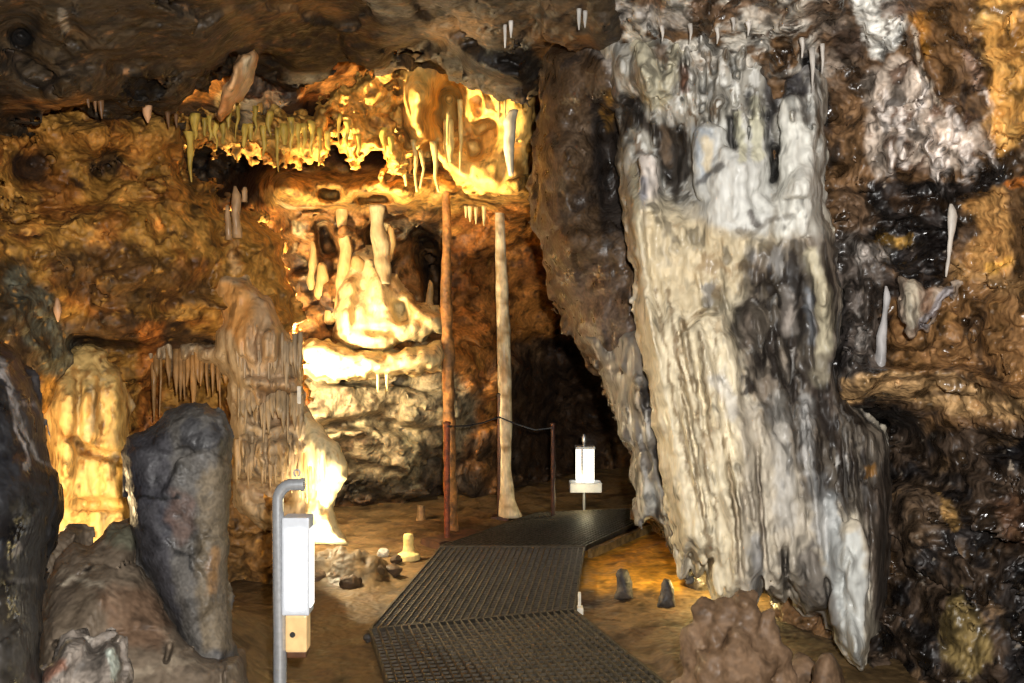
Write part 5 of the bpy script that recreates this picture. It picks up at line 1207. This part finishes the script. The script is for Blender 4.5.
# ====================================================================== MORE DRIPSTONE OF THE ROOF
pw2 = Paint(lin(214, 160, 112, 0.7), 3, 10, 0.2).line([(250, 62), (247, 90)], 6, lin(226, 190, 156, 0.7), 0.8, 6).line([(226, 100), (222, 116)], 5, lin(170, 110, 60, 0.7), 0.8, 6)
wing = rock('flowstone_wing', M_FLOW, pw2, rect=(205, 40, 275, 135), yr=(4.6, 6.0), depth=rbf([(250, 55, 5.25), (225, 110, 5.3), (245, 90, 5.4), (235, 85, 5.15)]), mask=[(234, 64), (243, 54), (254, 48), (259, 56), (254, 68), (250, 84), (244, 98), (236, 102), (230, 112), (221, 120), (216, 116), (221, 96), (229, 80)],
            rnd=(9, 0.12), thick=0.2, rough=[(0.03, (0.1, 0.1, 0.2), 2, False)], step=1.6, ystep=0.005, mwarp=(2, 9), seed=22)
tag(wing, 'pale orange wing of flowstone hanging under the dark roof above the golden lip', 'flowstone')
LS = [(88, 94, 108, 5), (95, 98, 112, 4), (101, 100, 119, 6), (147, 106, 123, 9), (168, 112, 128, 5), (176, 114, 128, 4), (57, 298, 322, 10)]
for q, (x, y0, y1, w_) in enumerate(LS):
    lb = ['first', 'second', 'third', 'whitish fourth', 'fifth', 'sixth'][q] + ' from the left of the small stalactites under the dark brown roof' if q < 6 else 'small orange stalactite hanging above the black slab on the shaded wall'
    yy = on_wall(ceil_depth, x, min(y0, 112)) - 0.02 if q < 6 else 4.55
    tag(px_spike('stalactite', [(x, y0), (x, (y0 + y1) / 2), (x + 1, y1)], [w_ * (1.2 if q < 6 else .3), w_ * .8, 1.0], M_FLOW, lin(112, 80, 50, 0.8) if q not in (3, 6) else lin(196, 150, 110, 0.8), yy, seed=q * 3.1, lump=.3), lb, 'stalactite', 'small stalactites under the brown roof' if q < 6 else None)

# ====================================================================== WALKWAY GRATING
M_GRATE = plain_mat('galvanised_grating', lin(84, 76, 64)[:3].tolist(), rough=0.55, metal=0.4, noise=0.3, scale=40, spec=0.5)
M_RIM = plain_mat('grating_rim', lin(76, 69, 58).tolist(), rough=0.6, metal=0.4, noise=0.3, scale=25)


def ground(px, py):
    Y = EYE * F / (py - HY)
    return np.array([(px - CX) * Y / F, Y])


def grating(A, B, C_, D, label, nb, nc, z):
    A, B, C_, D = (np.array(q, float) for q in (A, B, C_, D))
    q = lambda u, v: (A * (1 - u) + B * u) * (1 - v) + (D * (1 - u) + C_ * u) * v
    e = bpy.data.objects.new('grating_panel', None); COL.objects.link(e)
    c = q(.5, .5); e.location = (c[0], c[1], 0)

    def bar(mb, p0, p1, w_, z0, z1):
        d = (p1 - p0) / np.linalg.norm(p1 - p0); s_ = np.array([-d[1], d[0]]) * w_ / 2
        V = [(*(p + k * s_ - c), zz) for zz in (z0, z1) for p, k in ((p0, -1), (p0, 1), (p1, 1), (p1, -1))]
        mb.add(V, [(0, 3, 2, 1), (4, 5, 6, 7), (0, 1, 5, 4), (1, 2, 6, 5), (2, 3, 7, 6), (3, 0, 4, 7)])
    g = MB()
    for i in range(1, nb):
        bar(g, q(i / nb, 0), q(i / nb, 1), 0.007, z - 0.022, z + 0.004)
    for j in range(1, nc):
        bar(g, q(0, j / nc), q(1, j / nc), 0.006, z - 0.014, z - 0.004)
    g.build('bar_mesh', M_GRATE, e)
    fr = MB()
    for p0, p1 in ((q(0, 0), q(1, 0)), (q(1, 0), q(1, 1)), (q(1, 1), q(0, 1)), (q(0, 1), q(0, 0))):
        bar(fr, p0, p1, 0.012, z - 0.034, z + 0.003)
    fr.build('rim', M_RIM, e)
    for u in (0.12, 0.88):                            # bearers under the grating, resting on the cave floor
        b_ = MB(); bar(b_, q(u, 0.04), q(u, 0.96), 0.05, -0.05, z - 0.022); b_.build('bearer', M_RIM, e)
    return tag(e, label, 'walkway')


g1, g2, g3, g4 = ground(370, 636), ground(574, 616), ground(584, 553), ground(440, 553)
grating((-0.24, 3.0), (1.03, 3.0), g2, g1, 'nearest metal grating panel of the walkway, cut by the bottom edge of the photo', 28, 42, 0.035)
grating(g1, g2, g3, g4, 'middle metal grating panel of the walkway, narrowing toward the two thin columns', 26, 36, 0.036)
grating(ground(440, 551), ground(585, 551), ground(668, 511), ground(536, 517), 'farthest dark metal grating panel of the walkway, turning right before the far lamp', 26, 36, 0.035)
M_WOOD = plain_mat('worn_timber', lin(112, 90, 54).tolist(), rough=0.8, noise=0.35, scale=18, bump=0.4)


def plank(name, p0, p1, w_, h, mat, label, cat, z0=-0.02):
    p0, p1 = np.array(p0), np.array(p1)
    d = (p1 - p0) / np.linalg.norm(p1 - p0); s_ = np.array([-d[1], d[0]]) * w_ / 2
    c = (p0 + p1) / 2
    V = []
    n = 8
    for i in range(n + 1):
        t = i / n; p = p0 * (1 - t) + p1 * t - c; wob = 0.006 * math.sin(i * 2.1)
        V += [(*(p - s_), z0), (*(p + s_), z0), (*(p + s_ * .9), h + wob), (*(p - s_ * .9), h + wob)]
    Fs = [(0, 1, 2, 3), (4 * n + 3, 4 * n + 2, 4 * n + 1, 4 * n)] + [(4 * i + k, 4 * i + 4 + k, 4 * i + 4 + (k + 1) % 4, 4 * i + (k + 1) % 4) for i in range(n) for k in range(4)]
    o = MB().add(V, Fs).build(name, mat)
    o.location = (c[0], c[1], 0)
    return tag(o, label, cat)


plank('edge_board', ground(590, 555), ground(650, 529), 0.035, 0.035, M_WOOD, 'pale timber edge board along the right side of the farthest grating panel', 'board')
M_RUST = plain_mat('rusty_paint', lin(116, 58, 34).tolist(), rough=0.6, noise=0.4, scale=30, bump=0.3)
M_DRUST = plain_mat('dark_rusty_steel', lin(72, 42, 30).tolist(), rough=0.6, noise=0.4, scale=30, bump=0.3)
M_BOARD = plain_mat('stained_board', lin(74, 48, 30).tolist(), rough=0.8, noise=0.35, scale=18, bump=0.3)
plank('base_board', ground(430, 545), ground(480, 534), 0.22, 0.03, M_BOARD, 'reddish brown board on the mud at the foot of the nearer rusty post', 'board')
for q, (x, y0, y1, w_, mt, lab) in enumerate([(447, 424, 541, 6, M_RUST, 'rusty red steel post beside the foot of the thin brown column'), (500, 395, 517, 6, M_DRUST, 'dark rusty steel post close to the foot of the thin pale column'), (553, 425, 520, 4.5, M_DRUST, 'lone thin dark steel post between the pale column and the far lamp')]):
    e = bpy.data.objects.new('steel_post', None); COL.objects.link(e)
    Y = EYE * F / (y1 - HY); base = P(x, y1, Y); e.location = base
    top = (y1 - y0) * Y / F; r = w_ / 2 * Y / F
    MB().tube([(0, 0, -0.02), (0, 0, top * .5), (0, 0, top)], r, 14).build('shaft', mt, e, True)
    MB().box((-0.07, -0.07, -0.02), (0.07, 0.07, 0.012), bev=0.004).build('base_plate', mt, e)
    MB().tube([(0, 0, top - .002), (0, 0, top + 0.012), (0, 0, top + 0.02)], [r * 1.25, r * 1.2, r * .5], 14).build('cap', mt, e, True)
    tag(e, lab, 'post')
M_ROPE = plain_mat('blue_rope', lin(44, 50, 60).tolist(), rough=0.8, noise=0.3, scale=80)
rp = MB().tube([P(448, 425, 7.0) + np.array([0, 0, -0.01]), P(465, 426, 7.3), P(482, 423, 7.6), P(499, 417, 7.85), P(516, 424, 7.85), P(535, 430, 7.8), P(552, 428, 7.78)], 0.006, 8).build('rope', M_ROPE, None, True, origin=P(448, 425, 7.0))
tag(rp, 'thin dull blue rope slung between the rusty steel posts', 'rope')

# ====================================================================== LAMPS
M_STEEL = plain_mat('brushed_steel', (0.66, 0.68, 0.70), rough=0.27, metal=0.7, noise=0.08, scale=60, bump=0.05)
M_HOUSE = plain_mat('grey_enamel', lin(196, 200, 206).tolist(), rough=0.4, noise=0.05, scale=30, bump=0.03)
M_TUBE = plain_mat('lit_diffuser', (0.9, 0.9, 0.9), rough=0.4, noise=0.02, emit=(1.0, 0.99, 0.95), es=2.6, bump=0)
M_TUBEF = plain_mat('lit_far_diffuser', (0.9, 0.9, 0.85), rough=0.4, noise=0.02, emit=(1.0, 0.96, 0.78), es=3.2, bump=0)
M_AMBER = plain_mat('amber_plastic', lin(216, 176, 120).tolist(), rough=0.4, noise=0.12, scale=25, emit=(1.0, 0.72, 0.34), es=0.22, bump=0.05)
M_BROWN = plain_mat('brown_plastic', lin(92, 56, 28).tolist(), rough=0.5, noise=0.2, scale=30)
M_BLACK = plain_mat('dark_hole', (0.02, 0.018, 0.015), rough=0.6, noise=0.1)
Yl = 3.5
base = np.array([P(280, 700, Yl)[0], Yl, float(floor_z(np.array([P(280, 700, Yl)[0]]), np.array([Yl]))[0])])
lampo = bpy.data.objects.new('path_lamp', None); COL.objects.link(lampo); lampo.location = base
R = lambda x, y, dy=0.0: Vector(P(x, y, Yl) - base + np.array([0, dy, 0]))
pts = [Vector((R(280, 700).x, 0, -0.03)), R(280, 640), R(278.5, 560), R(278, 515)]
for k in range(9):
    a = math.pi - k / 8 * math.pi / 2
    pts.append(R(292.5 + 14.5 * math.cos(a), 500 - 15.5 * math.sin(a)))
pts.append(R(303, 484.3))
MB().tube(pts, [0.0245] * 2 + [0.0215] * (len(pts) - 2), 20).build('pole', M_STEEL, lampo, True)
MB().tube([R(301.5, 484.3), R(304.5, 484.3)], 0.024, 20).build('end_cap', M_STEEL, lampo, True)
MB().tube([R(297 + 3 * math.cos(a), 473 + 3.4 * math.sin(a), 0.0) for a in np.linspace(math.pi * .6, math.pi * 2.4, 16)], 0.003, 8).build('hook', M_STEEL, lampo, True)
s_ = Yl / F
hb = MB().box(tuple(R(284, 613, -0.035)), tuple(R(311, 516, 0.05)), bev=0.006)
house = hb.build('housing', M_HOUSE, lampo)
MB().box(tuple(R(288.5, 607, -0.042)), tuple(R(307.5, 527, -0.03)), bev=0.004).build('diffuser', M_TUBE, house)
MB().box(tuple(R(310.3, 606, -0.02)), tuple(R(312, 528, 0.04)), bev=0.002).build('side_diffuser', M_TUBE, house)
bx = MB().box(tuple(R(287, 650, -0.03)), tuple(R(308.5, 613, 0.04)), bev=0.008).build('socket_box', M_AMBER, lampo)
MB().box(tuple(R(288, 656, -0.026)), tuple(R(307.5, 649, 0.036)), bev=0.005).build('lower_rim', M_BROWN, bx)
MB().tube([R(294.5, 632, -0.034), R(294.5, 632, -0.028)], 0.010, 14).build('socket_hole', M_BLACK, bx, True)
for y in (535, 596):
    MB().box(tuple(R(278, y + 5, -0.01)), tuple(R(288, y - 5, 0.02)), bev=0.003).build('bracket', M_STEEL, lampo)
tag(lampo, 'silver pole lamp with bent top and tall white light box by the near walkway', 'lamp')

Yf = EYE * F / (508 - HY)
fl = bpy.data.objects.new('path_lamp', None); COL.objects.link(fl); fb = P(584, 508, Yf); fl.location = fb
R2 = lambda x, y, dy=0.0: Vector(P(x, y, Yf) - fb + np.array([0, dy, 0]))
MB().tube([(0, 0, -0.03), R2(584, 470, 0.0), R2(584, 441, 0.0)], 0.013, 12).build('pole', M_STEEL, fl, True)
MB().tube([R2(584, 442), R2(584, 437), R2(584, 434)], [0.02, 0.02, 0.008], 12).build('end_cap', M_STEEL, fl, True)
h2 = MB().box(tuple(R2(576.5, 481, -0.02)), tuple(R2(594, 448, 0.10)), bev=0.006).build('diffuser', M_TUBEF, fl)
MB().box(tuple(R2(580.6, 481.5, -0.035)), tuple(R2(583.2, 447, -0.018))).build('front_strip', M_STEEL, fl)
MB().box(tuple(R2(575.5, 449, -0.03)), tuple(R2(595, 446.5, 0.11)), bev=0.003).build('lid', M_HOUSE, fl)
MB().box(tuple(R2(569.5, 492, -0.05)), tuple(R2(601.5, 482, 0.12)), bev=0.012).build('junction_box', M_HOUSE, fl)
tag(fl, 'distant glowing lamp box on a short pole at the dark end of the walkway', 'lamp')
lamp('glow_of_far_lamp', 'POINT', P(586, 497, Yf - 0.35), 3.5, (1.0, 0.86, 0.5), 0.03)
# white bracket at the grating edge and the little plate on the flowstone
gb = ground(574, 612)
e = bpy.data.objects.new('edge_bracket', None); COL.objects.link(e); e.location = (gb[0] + 0.03, gb[1], 0)
M_WHITE = plain_mat('white_paint', lin(222, 216, 202).tolist(), rough=0.5, noise=0.1, scale=40)
MB().box((-0.008, -0.012, -0.02), (0.008, 0.012, 0.11), bev=0.003).build('upright', M_WHITE, e)
MB().box((-0.014, -0.03, -0.01), (0.02, 0.03, 0.03), bev=0.004).build('foot', M_WHITE, e)
tag(e, 'small white bracket standing at the right edge between the grating panels', 'bracket')
pl_ = MB().box(tuple(P(297, 404, 5.42)), tuple(P(302, 386, 5.45)), bev=0.002).build('plate', M_WHITE, origin=P(299, 404, 5.43))
tag(pl_, 'small upright white plate on the edge of the tiered tan flowstone', 'sign')

# ====================================================================== SMALL THINGS ON THE FLOOR
YEL = lin(226, 200, 130)
tag(px_spike('stalagmite', [(409, 559), (409, 554), (409, 551), (408.5, 545), (408.5, 538), (408.5, 534)], [23, 22, 12, 9, 10, 8], M_FLOW, YEL, EYE * F / (557 - HY), n=14, lump=0.12, rings=30), 'small pale yellow knobbed stub on the mud before the rusty post', 'stalagmite')
tag(px_spike('stalagmite', [(421, 522), (421, 514), (421, 505)], [11, 9, 7], M_ROCK, lin(130, 104, 70), EYE * F / (521 - HY), n=12, lump=0.2), 'small dull brown stump in front of the dark crevice', 'stalagmite')


def stone(name, x, y, w_, h, mat, col, label, cat='stone', seed=0, group=None):
    Y = EYE * F / (y - HY)
    bm = bmesh.new(); bmesh.ops.create_icosphere(bm, subdivisions=4, radius=1.0)
    V = np.array([v.co[:] for v in bm.verts]); Q = np.array([[v.index for v in f.verts] for f in bm.faces]); bm.free()
    k = 1 + 0.22 * fbm(V + seed * 3.3, 0.9, 3, seed) + 0.22 * facets(V, 0.9, seed)
    V = V * k[:, None] * np.array([w_ / 2, w_ * 0.42, h * 0.62]) * Y / F
    b_ = P(x, y, Y) + np.array([0, 0.0, h * 0.30 * Y / F])
    C = np.repeat(col[None, :], len(V), 0) * (0.9 + 0.25 * fbm(V, 0.05, 2, seed))[:, None]
    o = mesh_obj(name, V + b_, Q, mat, np.concatenate([C, np.full((len(V), 1), 0.35)], 1))
    return tag(o, label, cat, group)


DCL = lin(78, 60, 42, 1.0)
for q, (x, y, w_, h) in enumerate([(326, 566, 24, 14), (344, 572, 26, 18), (362, 566, 20, 16), (372, 578, 24, 16), (350, 586, 22, 12), (392, 574, 18, 10), (318, 582, 22, 12), (396, 562, 12, 8)]):
    lb = ['leftmost back clod of dark mud before the glowing stalagmite', 'largest clod of dark mud in the heap beside the light box', 'rounded mud clod at the back middle of the heap', 'mud clod at the right front of the dark heap', 'flat mud clod at the very front of the heap', 'low mud clod between the heap and the walkway', 'mud clod nearest to the white light box', 'small mud clod just below the pale yellow stub'][q]
    stone('mud_clod', x, y, w_, h, M_MUD, DCL, lb, 'clod', q, 'mud clods beside the walkway')
stone('stone', 383, 556, 12, 9, M_GREY, lin(170, 168, 160), 'small pale grey stone lying on the heap of mud clods', 'stone', 31)
stone('stone', 252, 497, 20, 14, M_DARK, lin(60, 66, 72), 'small dark blue grey stone under the fringes of the tan flowstone', 'stone', 33)
stone('stone', 700, 590, 26, 20, M_DARK, lin(70, 62, 54), 'dark rock tucked below the left tips of the white curtain', 'stone', 35)
stone('stone', 368, 640, 10, 8, M_DARK, lin(44, 40, 36), 'small black stone at the left corner between the grating panels', 'stone', 36)
